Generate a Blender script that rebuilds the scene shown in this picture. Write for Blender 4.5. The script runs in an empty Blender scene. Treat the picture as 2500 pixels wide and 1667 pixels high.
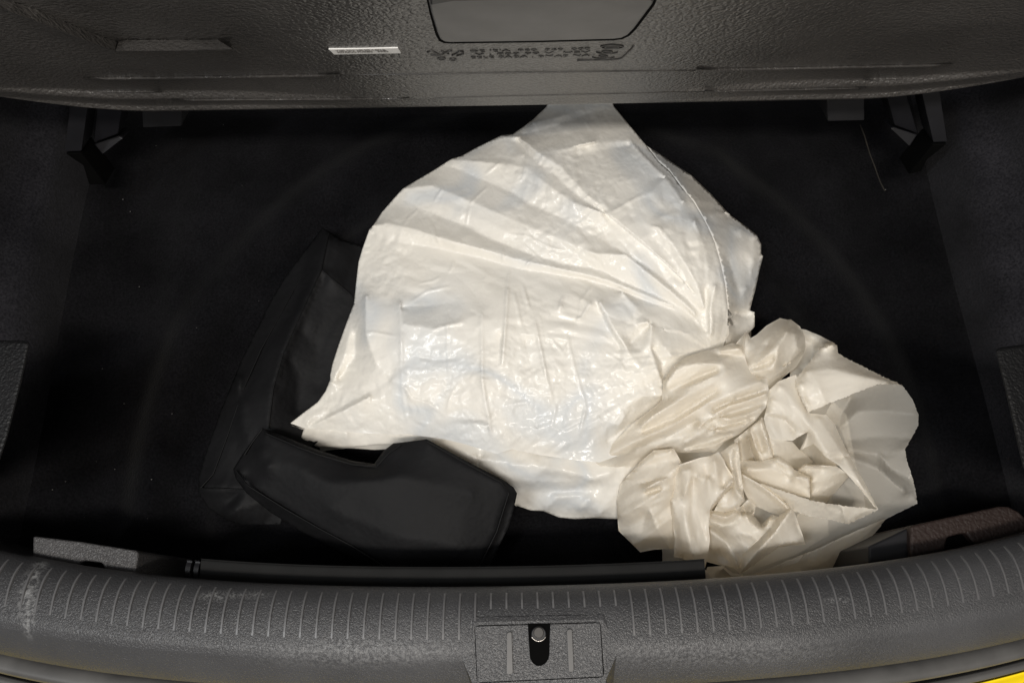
import bpy, bmesh, math, random
import numpy as np
from mathutils import Vector, Matrix, noise
from mathutils.geometry import delaunay_2d_cdt

random.seed(7); rng = np.random.default_rng(7)
scene = bpy.context.scene
R = math.radians

# ------------------------------------------------------------------ camera
CAM_LOC = Vector((0.0, 0.0, 0.83))
cam_data = bpy.data.cameras.new('camera'); cam = bpy.data.objects.new('camera', cam_data)
scene.collection.objects.link(cam); scene.camera = cam
cam_data.sensor_width = 36.0; cam_data.lens = 26.0
cam_data.clip_start = 0.01; cam_data.clip_end = 50
CAM_M = Matrix.Rotation(R(20.0), 4, 'X') @ Matrix.Rotation(R(-1.0), 4, 'Z')
cam.matrix_world = Matrix.Translation(CAM_LOC) @ CAM_M
FPX = 26.0 / 36.0 * 2500.0

# ------------------------------------------------------------------ world, lamps, exposure
world = bpy.data.worlds.new('World'); scene.world = world; world.use_nodes = True
world.node_tree.nodes['Background'].inputs[0].default_value = (1.0, 0.98, 0.95, 1)
world.node_tree.nodes['Background'].inputs[1].default_value = 0.22

def lamp(name, loc, target, sx, sy, watts, col):
    d = bpy.data.lights.new(name, 'AREA'); d.shape = 'RECTANGLE'
    d.size = sx; d.size_y = sy; d.energy = watts; d.color = col
    o = bpy.data.objects.new(name, d); scene.collection.objects.link(o)
    o.location = loc
    o.rotation_euler = (Vector(target) - Vector(loc)).to_track_quat('-Z', 'Y').to_euler()
    return o
lamp('ceiling_lamp', (0.05, -0.62, 2.2), (0.05, 0.3, 0), 0.9, 0.16, 30.0, (1.0, 0.935, 0.85))
lamp('tube_lamp', (-0.95, -0.45, 2.0), (0, 0.2, 0), 0.14, 0.9, 15.5, (0.95, 0.98, 1.0))
lamp('rear_fill', (0.45, -1.5, 0.95), (0.15, 0.3, 0.15), 0.5, 0.3, 8.0, (1.0, 0.94, 0.86))  # added fill from behind to brighten the panel; no such lamp is known
scene.view_settings.view_transform = 'Standard'
scene.view_settings.look = 'None'
scene.view_settings.exposure = 0.15
scene.view_settings.gamma = 1.0
scene.cycles.use_denoising = True
scene.cycles.max_bounces = 8

# ------------------------------------------------------------------ helpers
col = scene.collection
CM = CAM_M.to_3x3()
def ray(px, py):
    return CM @ Vector(((px - 1250.0) / FPX, -(py - 833.5) / FPX, -1.0))
def at(px, py, z):
    """photo position at a height z (metres above the boot floor) -> world point"""
    d = ray(px, py); t = (z - CAM_LOC.z) / d.z
    return CAM_LOC + d * t
def on_plane(px, py, p0, n):
    d = ray(px, py); t = (p0 - CAM_LOC).dot(n) / d.dot(n)
    return CAM_LOC + d * t

CROP = {'S': (0, 0, 1), 'A': (450, 500, 1.7047), 'B': (850, 240, 3.1367), 'C': (1350, 240, 2.5283),
        'Q': (680, 700, 2.6134), 'E': (1250, 700, 2.6133), 'F': (1480, 1050, 3.36), 'G': (1700, 760, 2.45), 'H': (1465, 733, 2.289)}
def c(k, *pts):
    x0, y0, s = CROP[k]
    return [(x0 + p[0] / s, y0 + p[1] / s, p[2]) for p in pts]

def empty(name, loc):
    o = bpy.data.objects.new(name, None); col.objects.link(o); o.location = loc
    o.empty_display_size = 0.05
    return o
def tag(o, label=None, cat=None, group=None, kind=None):
    if label: o['label'] = label
    if cat: o['category'] = cat
    if group: o['group'] = group
    if kind: o['kind'] = kind
    return o
def link(name, me, m, parent=None, smooth=True):
    o = bpy.data.objects.new(name, me); col.objects.link(o)
    if m: me.materials.append(m)
    if smooth: me.polygons.foreach_set('use_smooth', [True] * len(me.polygons))
    if parent:
        o.parent = parent
        o.matrix_parent_inverse = Matrix.Translation(-parent.location)
    return o
def mesh(name, verts, faces, m, parent=None, smooth=True):
    me = bpy.data.meshes.new(name); me.from_pydata([tuple(v) for v in verts], [], faces); me.update()
    return link(name, me, m, parent, smooth)
def from_bm(name, bm, m, parent=None, smooth=True):
    bmesh.ops.recalc_face_normals(bm, faces=bm.faces)
    me = bpy.data.meshes.new(name); bm.to_mesh(me); bm.free()
    return link(name, me, m, parent, smooth)
def bevel_mod(o, w, seg=2, ang=30):
    b = o.modifiers.new('bevel', 'BEVEL'); b.width = w; b.segments = seg
    b.limit_method = 'ANGLE'; b.angle_limit = R(ang); b.harden_normals = False
    return o

def loft(profiles, closed=False):
    """profiles: list of equal-length point lists -> verts, faces"""
    n = len(profiles[0]); V = [p for pr in profiles for p in pr]; F = []
    for i in range(len(profiles) - 1):
        for j in range(n - (0 if closed else 1)):
            k = (j + 1) % n
            F.append((i * n + j, i * n + k, (i + 1) * n + k, (i + 1) * n + j))
    return V, F

# ------------------------------------------------------------------ materials
def new_mat(name):
    m = bpy.data.materials.new(name); m.use_nodes = True
    nt = m.node_tree; b = nt.nodes['Principled BSDF']
    return m, nt, b
def N(nt, t, **kw):
    n = nt.nodes.new(t)
    for k, v in kw.items(): setattr(n, k, v)
    return n
def L(nt, a, b): nt.links.new(a, b)
def ramp(nt, fac, stops):
    r = N(nt, 'ShaderNodeValToRGB')
    e = r.color_ramp.elements
    e[0].position, e[0].color = stops[0]; e[1].position, e[1].color = stops[-1]
    for p, cc in stops[1:-1]:
        x = e.new(p); x.color = cc
    L(nt, fac, r.inputs[0]); return r
def g(v): return (v, v, v, 1)

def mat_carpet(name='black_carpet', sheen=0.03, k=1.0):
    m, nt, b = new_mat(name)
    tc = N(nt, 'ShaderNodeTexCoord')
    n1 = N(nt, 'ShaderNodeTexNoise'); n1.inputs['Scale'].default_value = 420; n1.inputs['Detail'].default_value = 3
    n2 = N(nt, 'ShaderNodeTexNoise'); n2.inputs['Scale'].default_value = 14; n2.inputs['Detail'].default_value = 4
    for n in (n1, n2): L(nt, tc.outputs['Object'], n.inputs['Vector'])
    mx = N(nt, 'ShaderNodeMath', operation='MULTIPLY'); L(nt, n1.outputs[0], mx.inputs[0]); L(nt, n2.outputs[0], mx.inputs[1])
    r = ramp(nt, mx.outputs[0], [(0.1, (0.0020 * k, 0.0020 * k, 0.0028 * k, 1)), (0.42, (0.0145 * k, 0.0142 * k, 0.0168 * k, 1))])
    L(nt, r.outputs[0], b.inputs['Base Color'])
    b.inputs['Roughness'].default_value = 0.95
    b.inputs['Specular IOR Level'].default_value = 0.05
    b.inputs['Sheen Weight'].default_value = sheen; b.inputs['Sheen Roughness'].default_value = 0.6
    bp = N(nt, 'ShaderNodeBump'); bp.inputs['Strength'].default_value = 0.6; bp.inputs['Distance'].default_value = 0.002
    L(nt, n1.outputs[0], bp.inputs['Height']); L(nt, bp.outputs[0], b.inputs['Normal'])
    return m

def mat_grain(name, base, rough, scale=330, dist=0.0006, strength=0.8, spec=0.5, stretch=(1, 1, 1), wear=0.0):
    m, nt, b = new_mat(name)
    tc = N(nt, 'ShaderNodeTexCoord')
    mp = N(nt, 'ShaderNodeMapping'); mp.inputs['Scale'].default_value = stretch
    L(nt, tc.outputs['Object'], mp.inputs['Vector'])
    dn = N(nt, 'ShaderNodeTexNoise'); dn.inputs['Scale'].default_value = scale * 0.7
    L(nt, mp.outputs[0], dn.inputs['Vector'])
    ad = N(nt, 'ShaderNodeMix', data_type='RGBA', blend_type='LINEAR_LIGHT'); ad.inputs[0].default_value = 0.0022
    L(nt, mp.outputs[0], ad.inputs[6]); L(nt, dn.outputs['Color'], ad.inputs[7])
    v = N(nt, 'ShaderNodeTexVoronoi', feature='SMOOTH_F1'); v.inputs['Scale'].default_value = scale
    v.inputs['Smoothness'].default_value = 0.35
    L(nt, ad.outputs[2], v.inputs['Vector'])
    big = N(nt, 'ShaderNodeTexNoise'); big.inputs['Scale'].default_value = 9; big.inputs['Detail'].default_value = 6
    L(nt, tc.outputs['Object'], big.inputs['Vector'])
    inv = N(nt, 'ShaderNodeMath', operation='SUBTRACT'); inv.inputs[0].default_value = 1.0; L(nt, v.outputs['Distance'], inv.inputs[1])
    bp = N(nt, 'ShaderNodeBump'); bp.inputs['Strength'].default_value = strength; bp.inputs['Distance'].default_value = dist
    L(nt, inv.outputs[0], bp.inputs['Height']); L(nt, bp.outputs[0], b.inputs['Normal'])
    d = tuple(x * 0.75 for x in base[:3]) + (1,); h = tuple(x * 1.25 for x in base[:3]) + (1,)
    r = ramp(nt, big.outputs[0], [(0.3, d), (0.7, h)])
    colo = r.outputs[0]
    if wear:                                               # rubbed patches and scratches left by loading
        acc = None
        for (wx, wy, wz), rad, amt, sc in SCUFFS:
            sb2 = N(nt, 'ShaderNodeVectorMath', operation='SUBTRACT'); L(nt, tc.outputs['Object'], sb2.inputs[0]); sb2.inputs[1].default_value = (wx, wy, wz)
            ml = N(nt, 'ShaderNodeVectorMath', operation='MULTIPLY'); L(nt, sb2.outputs[0], ml.inputs[0]); ml.inputs[1].default_value = rad
            ln = N(nt, 'ShaderNodeVectorMath', operation='LENGTH'); L(nt, ml.outputs[0], ln.inputs[0])
            mr2 = N(nt, 'ShaderNodeMapRange', interpolation_type='SMOOTHSTEP'); mr2.inputs['From Min'].default_value = 0.2; mr2.inputs['From Max'].default_value = 1.0; mr2.inputs['To Min'].default_value = amt; mr2.inputs['To Max'].default_value = 0.0
            L(nt, ln.outputs['Value'], mr2.inputs[0])
            nz = N(nt, 'ShaderNodeTexNoise'); nz.inputs['Scale'].default_value = sc; nz.inputs['Detail'].default_value = 6; L(nt, tc.outputs['Object'], nz.inputs['Vector'])
            rz = N(nt, 'ShaderNodeMapRange'); rz.inputs['From Min'].default_value = 0.42; rz.inputs['From Max'].default_value = 0.62; L(nt, nz.outputs[0], rz.inputs[0])
            mm = N(nt, 'ShaderNodeMath', operation='MULTIPLY'); L(nt, mr2.outputs[0], mm.inputs[0]); L(nt, rz.outputs[0], mm.inputs[1])
            if acc is None: acc = mm.outputs[0]
            else:
                ad2 = N(nt, 'ShaderNodeMath', operation='ADD', use_clamp=True); L(nt, acc, ad2.inputs[0]); L(nt, mm.outputs[0], ad2.inputs[1]); acc = ad2.outputs[0]
        mxc = N(nt, 'ShaderNodeMix', data_type='RGBA'); L(nt, acc, mxc.inputs[0]); L(nt, colo, mxc.inputs[6]); mxc.inputs[7].default_value = (0.34, 0.34, 0.34, 1)
        colo = mxc.outputs[2]
    L(nt, colo, b.inputs['Base Color'])
    rr = N(nt, 'ShaderNodeMapRange'); rr.inputs['To Min'].default_value = rough - 0.06; rr.inputs['To Max'].default_value = rough + 0.08
    L(nt, big.outputs[0], rr.inputs[0]); L(nt, rr.outputs[0], b.inputs['Roughness'])
    b.inputs['Specular IOR Level'].default_value = spec
    return m

def mat_plain(name, base, rough, spec=0.5, metal=0.0, noise_amt=0.2, scale=40):
    m, nt, b = new_mat(name)
    tc = N(nt, 'ShaderNodeTexCoord'); n = N(nt, 'ShaderNodeTexNoise'); n.inputs['Scale'].default_value = scale; n.inputs['Detail'].default_value = 5
    L(nt, tc.outputs['Object'], n.inputs['Vector'])
    d = tuple(x * (1 - noise_amt) for x in base[:3]) + (1,); h = tuple(min(1, x * (1 + noise_amt)) for x in base[:3]) + (1,)
    r = ramp(nt, n.outputs[0], [(0.3, d), (0.7, h)]); L(nt, r.outputs[0], b.inputs['Base Color'])
    b.inputs['Roughness'].default_value = rough; b.inputs['Specular IOR Level'].default_value = spec; b.inputs['Metallic'].default_value = metal
    return m

def mat_fabric():
    m, nt, b = new_mat('black_nylon')
    tc = N(nt, 'ShaderNodeTexCoord')
    n = N(nt, 'ShaderNodeTexNoise'); n.inputs['Scale'].default_value = 900; L(nt, tc.outputs['Object'], n.inputs['Vector'])
    w = N(nt, 'ShaderNodeTexNoise'); w.inputs['Scale'].default_value = 16; w.inputs['Detail'].default_value = 4; L(nt, tc.outputs['Object'], w.inputs['Vector'])
    r = ramp(nt, w.outputs[0], [(0.3, (0.0068, 0.0068, 0.0075, 1)), (0.7, (0.010, 0.010, 0.0108, 1))])
    L(nt, r.outputs[0], b.inputs['Base Color'])
    b.inputs['Roughness'].default_value = 0.62; b.inputs['Specular IOR Level'].default_value = 0.14
    b1 = N(nt, 'ShaderNodeBump'); b1.inputs['Strength'].default_value = 0.25; b1.inputs['Distance'].default_value = 0.0005
    L(nt, n.outputs[0], b1.inputs['Height'])
    b2 = N(nt, 'ShaderNodeBump'); b2.inputs['Strength'].default_value = 0.5; b2.inputs['Distance'].default_value = 0.006
    L(nt, w.outputs[0], b2.inputs['Height']); L(nt, b1.outputs[0], b2.inputs['Normal']); L(nt, b2.outputs[0], b.inputs['Normal'])
    return m

def mat_film(name='white_plastic_film', contents=True, bump=1.0, clear=0.0):
    m, nt, b = new_mat(name)
    out = nt.nodes['Material Output']
    tc = N(nt, 'ShaderNodeTexCoord'); P = tc.outputs['Object']
    # warped coordinates
    wn = N(nt, 'ShaderNodeTexNoise'); wn.inputs['Scale'].default_value = 22; wn.inputs['Detail'].default_value = 3; L(nt, P, wn.inputs['Vector'])
    wp = N(nt, 'ShaderNodeMix', data_type='RGBA', blend_type='LINEAR_LIGHT'); wp.inputs[0].default_value = 0.035
    L(nt, P, wp.inputs[6]); L(nt, wn.outputs['Color'], wp.inputs[7])
    def ridge(scale, vec, dist, lo):
        n = N(nt, 'ShaderNodeTexNoise'); n.inputs['Scale'].default_value = scale; n.inputs['Detail'].default_value = 1.0; n.inputs['Distortion'].default_value = dist
        L(nt, vec, n.inputs['Vector'])
        s = N(nt, 'ShaderNodeMath', operation='SUBTRACT'); L(nt, n.outputs[0], s.inputs[0]); s.inputs[1].default_value = 0.5
        ab = N(nt, 'ShaderNodeMath', operation='ABSOLUTE'); L(nt, s.outputs[0], ab.inputs[0])
        r = N(nt, 'ShaderNodeMapRange', interpolation_type='SMOOTHSTEP'); r.inputs['From Max'].default_value = lo; r.inputs['To Min'].default_value = 1.0; r.inputs['To Max'].default_value = 0.0
        L(nt, ab.outputs[0], r.inputs[0]); return r.outputs[0]
    c1 = ridge(17, wp.outputs[2], 0.4, 0.035); c2 = ridge(38, P, 0.8, 0.06)
    mk = N(nt, 'ShaderNodeTexNoise'); mk.inputs['Scale'].default_value = 12; mk.inputs['Detail'].default_value = 2; L(nt, P, mk.inputs['Vector'])
    mr = N(nt, 'ShaderNodeMapRange'); mr.inputs['From Min'].default_value = 0.47; mr.inputs['From Max'].default_value = 0.60
    L(nt, mk.outputs[0], mr.inputs[0])
    sm = N(nt, 'ShaderNodeMath', operation='MULTIPLY_ADD'); L(nt, c2, sm.inputs[0]); sm.inputs[1].default_value = 0.6; L(nt, c1, sm.inputs[2])
    ms = N(nt, 'ShaderNodeMath', operation='MULTIPLY'); L(nt, sm.outputs[0], ms.inputs[0]); L(nt, mr.outputs[0], ms.inputs[1])
    fine = N(nt, 'ShaderNodeTexNoise'); fine.inputs['Scale'].default_value = 90; fine.inputs['Detail'].default_value = 3; fine.inputs['Roughness'].default_value = 0.5
    fine.inputs['Distortion'].default_value = 1.0
    L(nt, P, fine.inputs['Vector'])
    fm = N(nt, 'ShaderNodeMath', operation='MULTIPLY_ADD'); L(nt, fine.outputs[0], fm.inputs[0]); fm.inputs[1].default_value = 0.5; fm.inputs[2].default_value = 0.0
    bp = N(nt, 'ShaderNodeBump'); bp.inputs['Strength'].default_value = 0.5 * bump; bp.inputs['Distance'].default_value = 0.0014
    L(nt, fm.outputs[0], bp.inputs['Height'])
    # colour: warm white film; the things inside show through faintly as cool patches
    base = (0.92, 0.885, 0.812, 1) if contents else (0.955, 0.915, 0.835, 1)
    if contents:
        cn = N(nt, 'ShaderNodeTexNoise'); cn.inputs['Scale'].default_value = 8.5; cn.inputs['Detail'].default_value = 1.5; cn.inputs['Distortion'].default_value = 0.6
        L(nt, P, cn.inputs['Vector'])
        r = ramp(nt, cn.outputs[0], [(0.40, base), (0.54, (0.90, 0.875, 0.82, 1)), (0.63, (0.745, 0.765, 0.775, 1)), (0.71, (0.90, 0.87, 0.81, 1))])
        L(nt, r.outputs[0], b.inputs['Base Color'])
        ccol = r.outputs[0]
    else:
        b.inputs['Base Color'].default_value = base; ccol = None
    b.inputs['Roughness'].default_value = 0.42
    b.inputs['Coat Weight'].default_value = 0.30; b.inputs['Coat Roughness'].default_value = 0.12; b.inputs['Coat IOR'].default_value = 1.5
    L(nt, bp.outputs[0], b.inputs['Coat Normal'])
    b.inputs['Specular IOR Level'].default_value = 0.28
    L(nt, bp.outputs[0], b.inputs['Normal'])
    tr = N(nt, 'ShaderNodeBsdfTranslucent'); tr.inputs[0].default_value = (0.93, 0.84, 0.69, 1)
    L(nt, bp.outputs[0], tr.inputs['Normal'])
    mix = N(nt, 'ShaderNodeMixShader'); mix.inputs[0].default_value = 0.22 if contents else 0.40
    L(nt, b.outputs[0], mix.inputs[1]); L(nt, tr.outputs[0], mix.inputs[2]); L(nt, mix.outputs[0], out.inputs[0])
    if clear:                                              # a single layer of film: the dark floor shows through
        tp = N(nt, 'ShaderNodeBsdfTransparent'); mt = N(nt, 'ShaderNodeMixShader'); mt.inputs[0].default_value = clear
        L(nt, mix.outputs[0], mt.inputs[1]); L(nt, tp.outputs[0], mt.inputs[2]); L(nt, mt.outputs[0], out.inputs[0])
    return m

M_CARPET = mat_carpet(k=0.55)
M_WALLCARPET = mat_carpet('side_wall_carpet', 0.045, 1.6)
_p = lambda u, v, z: tuple(at(u, v, z))
SCUFFS = [(_p(70, 1425, 0.181), (95, 26, 26), 0.45, 260), (_p(72, 1505, 0.183), (120, 40, 40), 0.35, 300), (_p(525, 1452, 0.181), (40, 150, 60), 0.4, 520), (_p(610, 1450, 0.181), (40, 190, 60), 0.35, 520), (_p(2045, 1465, 0.182), (60, 260, 60), 0.3, 520), (_p(900, 1590, 0.18), (8, 60, 30), 0.22, 350), (_p(1750, 1590, 0.18), (7, 60, 30), 0.18, 350)]
M_SILL = mat_grain('sill_grained_plastic', (0.043, 0.043, 0.0455, 1), 0.37, scale=720, dist=0.0004, strength=0.9, wear=1.0)
M_RIB = mat_plain('sill_rib_plastic', (0.105, 0.104, 0.107, 1), 0.30)
M_PANEL = mat_grain('panel_leather_grain', (0.060, 0.056, 0.053, 1), 0.34, scale=330, dist=0.0008, strength=1.0, spec=0.8)
M_SMOOTH = mat_plain('smooth_grey_plastic', (0.075, 0.073, 0.073, 1), 0.42)
M_BLACK = mat_plain('black_plastic', (0.009, 0.009, 0.011, 1), 0.45, spec=0.35)
M_DARK = mat_plain('black_plastic_and_shade', (0.002, 0.002, 0.002, 1), 0.9, spec=0.05)  # near-black for the bracket feet, and for shade painted into gaps and recesses
M_WALLTRIM = mat_grain('wall_trim_grained_plastic', (0.004, 0.004, 0.0045, 1), 0.5, scale=420, dist=0.0006, spec=0.3)
M_CORNER = mat_grain('corner_grained_plastic', (0.065, 0.063, 0.064, 1), 0.42, scale=600, dist=0.0008, strength=1.0)
M_RUBBER = mat_plain('grey_rubber', (0.07, 0.068, 0.066, 1), 0.5)
M_YELLOW = mat_plain('yellow_car_paint', (0.85, 0.62, 0.01, 1), 0.2, noise_amt=0.03)
M_STEEL = mat_plain('striker_steel', (0.35, 0.33, 0.31, 1), 0.3, metal=1.0)
M_PAPER = mat_plain('sticker_paper', (0.72, 0.71, 0.69, 1), 0.85, spec=0.15, noise_amt=0.03)
M_INK = mat_plain('sticker_ink', (0.20, 0.19, 0.18, 1), 0.7)
M_FABRIC = mat_fabric()
M_FILM = mat_film()
M_FILM2 = mat_film('loose_plastic_film', contents=False, bump=0.7)
M_FILM3 = mat_film('single_layer_film', contents=False, bump=0.5, clear=0.42)
M_LINT = mat_plain('lint_fibre', (0.16, 0.155, 0.15, 1), 0.9)

# ------------------------------------------------------------------ boot floor and side walls
def smooth(a, b, x):
    t = np.clip((x - a) / (b - a), 0, 1); return t * t * (3 - 2 * t)
def floor_h(x, y):
    d = np.hypot((x - 0.02) / 1.02, (y - 0.14) / 1.12)
    h = 0.018 * smooth(0.300, 0.330, d) - 0.010 * smooth(0.335, 0.36, d) + 0.026 * smooth(0.375, 0.405, d) - 0.016 * smooth(0.41, 0.45, d)
    h = h + 0.010 * np.exp(-((x + 0.385) / 0.035) ** 2) * smooth(0.02, 0.2, y)
    h = h + 0.006 * np.exp(-((x - 0.31 - 0.05 * np.sin(8 * y)) / 0.02) ** 2)
    h = h + 0.003 * np.sin(9 * x + 3) * np.sin(11 * y)
    h = h + 0.030 * smooth(0.46, 0.51, np.abs(x)) - 0.004
    return h
xs = np.linspace(-0.53, 0.53, 220); ys = np.linspace(-0.02, 0.80, 170)
V = [(x, y, float(floor_h(x, y))) for y in ys for x in xs]
nx = len(xs)
F = [(j * nx + i, j * nx + i + 1, (j + 1) * nx + i + 1, (j + 1) * nx + i) for j in range(len(ys) - 1) for i in range(nx - 1)]
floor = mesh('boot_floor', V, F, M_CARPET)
tag(floor, 'black carpet lining the floor of the open car boot', kind='structure')

def side_wall(s):
    prof = [(0.508, -0.01), (0.516, 0.05), (0.522, 0.095), (0.530, 0.108), (0.552, 0.116), (0.560, 0.125), (0.566, 0.17), (0.572, 0.30), (0.590, 0.52)]
    rows = []
    for y in np.linspace(-0.03, 0.85, 60):
        bow = 0.012 * math.sin(6 * y + 0.5)
        rows.append([(s * (x + bow * (z > 0.1)), y, z) for x, z in prof])
    V, F = loft(rows)
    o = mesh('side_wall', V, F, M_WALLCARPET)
    sb = o.modifiers.new('sub', 'SUBSURF'); sb.levels = sb.render_levels = 2
    return tag(o, ('left' if s < 0 else 'right') + ' carpeted side wall of the boot', kind='structure')
wl = side_wall(-1); wr = side_wall(1)
# far wall behind the raised panel (seat backs)
fw = mesh('seat_back', [(-0.62, 0.80, -0.02), (0.62, 0.80, -0.02), (0.62, 0.95, 0.7), (-0.62, 0.95, 0.7)], [(0, 1, 2, 3)], M_CARPET)
tag(fw, 'dark back of the rear seats behind the panel', kind='structure')

# ------------------------------------------------------------------ raised cargo panel
PP0 = Vector((0, 0.47, 0.215)); PE = Vector((0, -math.cos(R(66)), math.sin(R(66))))   # up the slope, leaning to the camera
PN = Vector((0, -math.sin(R(66)), -math.cos(R(66))))                                 # faces the camera
def pp(px, py, off=0.0):
    return on_plane(px, py, PP0 + PN * off, PN)
def panel_out(ax): return float(smooth(0.04, 0.30, ax) * (1 - smooth(0.38, 0.50, ax)))
def ppo(px, py, extra=0.0):
    """photo position -> point lying on the panel's moulded surface"""
    off = 0.0
    for _ in range(3):
        p = pp(px, py, off); ax = abs(p.x); ss = (p - PP0).dot(PE)
        cut = 0.45 * max(0.0, (ax - 0.34) / 0.30) ** 2.0; s = (ss - cut) / (1 - cut / 0.46)
        o_ = panel_out(ax)
        off = float((0.5 - 1.5 * o_) * 0.0035 * smooth(0.0225, 0.0245, s) + (0.5 - 1.6 * o_) * 0.0045 * smooth(0.055, 0.0575, s))
    return pp(px, py, off + extra)
panel = empty('cargo_panel', PP0)
tag(panel, 'grey leather-grained panel with a pull handle, raised across the back of the boot', 'panel')
def panel_body():
    # section along the slope s with relief: rolled lower edge, two ledges
    xs = np.linspace(-0.66, 0.66, 133)
    ss = [-0.004, -0.003, 0.0, 0.004, 0.012, 0.020, 0.0225, 0.024, 0.0265, 0.034, 0.048, 0.054, 0.0565, 0.059, 0.062, 0.08] + list(np.linspace(0.10, 0.46, 40))
    rows = []
    for x in xs:
        lift = 0.0
        ax = abs(x)
        cut = 0.45 * max(0.0, (ax - 0.34) / 0.30) ** 2.0            # lower edge sweeps up at the ends
        row = []
        for k, s in enumerate(ss):
            off = 0.0
            if s < 0.02: off = -0.012 * (1 - max(0, (s + 0.004)) / 0.024) ** 2
            out = smooth(0.04, 0.30, ax) * (1 - smooth(0.38, 0.50, ax))
            off += (0.5 - 1.5 * out) * 0.0035 * smooth(0.0225, 0.0245, s) + (0.5 - 1.6 * out) * 0.0045 * smooth(0.055, 0.0575, s)
            if s <= -0.004: off = -0.035
            if s == -0.003: off = -0.022
            ss_ = s + cut * max(0, 1 - s / 0.46)
            p = PP0 + PE * ss_ + PN * off
            row.append((x, p.y, p.z))
        rows.append(row)
    V, F = loft(rows)
    return mesh('panel_board', V, F, M_PANEL, panel)
panel_body()

# ------------------------------------------------------------------ loading sill
K = 0.191
sill = empty('loading_sill', (0, -0.03, 0.12))
tag(sill, 'grey grained plastic loading sill trim with fine ribs along the near edge', 'sill trim')
def dense(pts, k=5):
    """Catmull-Rom through profile points"""
    P_ = [pts[0]] + list(pts) + [pts[-1]]; out = []
    for i in range(1, len(P_) - 2):
        p0, p1, p2, p3 = (np.array(P_[i + d]) for d in (-1, 0, 1, 2))
        for t in np.arange(k) / k:
            out.append(tuple(0.5 * (2 * p1 + (p2 - p0) * t + (2 * p0 - 5 * p1 + 4 * p2 - p3) * t * t + (3 * p1 - p0 - 3 * p2 + p3) * t ** 3)))
    out.append(tuple(pts[-1])); return out
PROF = dense([(0.018, -0.02), (0.0183, 0.06), (0.0192, 0.12), (0.0202, 0.155), (0.0188, 0.1650), (0.0130, 0.1725), (0.004, 0.1782), (-0.010, 0.1820), (-0.028, 0.1835), (-0.0355, 0.1815), (-0.040, 0.1785), (-0.050, 0.170), (-0.057, 0.163), (-0.0605, 0.158), (-0.0615, 0.153), (-0.0615, 0.13)], 5)
def sill_y(x): return 0.112 * x * x + 0.36 * x ** 4
def sweep(prof, x0=-0.66, x1=0.66, n=150):
    rows = [[(x, y + sill_y(x), z) for y, z in prof] for x in np.linspace(x0, x1, n)]
    return loft(rows)
V, F = sweep(PROF)
so = mesh('sill_body', V, F, M_SILL, sill)

# strips and car body below the sill
V, F = sweep(dense([(-0.056, 0.10), (-0.061, 0.128), (-0.065, 0.138), (-0.073, 0.141), (-0.078, 0.139), (-0.0805, 0.130), (-0.081, 0.10)]))
o = mesh('bumper_strip', V, F, M_RUBBER); tag(o, 'smooth grey rubber strip just below the loading sill', 'rubber strip')
V, F = sweep(dense([(-0.081, 0.09), (-0.084, 0.117), (-0.086, 0.122), (-0.090, 0.1225), (-0.092, 0.119), (-0.093, 0.105), (-0.093, 0.07)]))
o = mesh('body_flange', V, F, M_RUBBER); tag(o, 'thin dark grey flange between the rubber strip and the yellow body', 'flange')
V, F = sweep(dense([(-0.0925, 0.06), (-0.094, 0.110), (-0.096, 0.115), (-0.107, 0.116), (-0.132, 0.110), (-0.160, 0.090), (-0.17, 0.05)]))
o = mesh('car_bumper', V, F, M_YELLOW); tag(o, 'glossy yellow painted car bumper at the bottom right corner', 'bumper')

# ------------------------------------------------------------------ traced, draped sheets
def resample(pts, step, closed=False):
    pts = list(pts)
    if closed: pts = pts + [pts[0]]
    out = []
    for a, b in zip(pts[:-1], pts[1:]):
        n = max(1, int(math.ceil(math.hypot(b[0] - a[0], b[1] - a[1]) / step)))
        for k in range(n):
            t = k / n
            out.append(tuple(a[i] + (b[i] - a[i]) * t for i in range(3)))
    if not closed: out.append(tuple(pts[-1]))
    return out
def inside(poly, X, Y):
    r = np.zeros(X.shape, bool); n = len(poly)
    for i in range(n):
        x1, y1 = poly[i][0], poly[i][1]; x2, y2 = poly[(i + 1) % n][0], poly[(i + 1) % n][1]
        if y1 == y2: continue
        cc = ((y1 > Y) != (y2 > Y)) & (X < (x2 - x1) * (Y - y1) / (y2 - y1) + x1)
        r ^= cc
    return r

def harmonic(n, E, fixed, h):
    i, j = E[:, 0], E[:, 1]
    deg = np.bincount(i, minlength=n) + np.bincount(j, minlength=n)
    deg = np.maximum(deg, 1)
    def A(x):
        s = np.bincount(i, weights=x[j], minlength=n) + np.bincount(j, weights=x[i], minlength=n)
        r = deg * x - s; r[fixed] = 0; return r
    x = h.copy(); r = -A(x); r[fixed] = 0
    p = r / deg; p0 = p.copy(); z = p.copy(); rz = r @ z
    for _ in range(700):
        Ap = A(p); a = rz / max(1e-30, p @ Ap)
        x += a * p; r -= a * Ap
        if np.abs(r).max() < 1e-4: break
        z = r / deg; rz2 = r @ z; p = z + p * (rz2 / max(1e-30, rz)); rz = rz2
    return x

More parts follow.
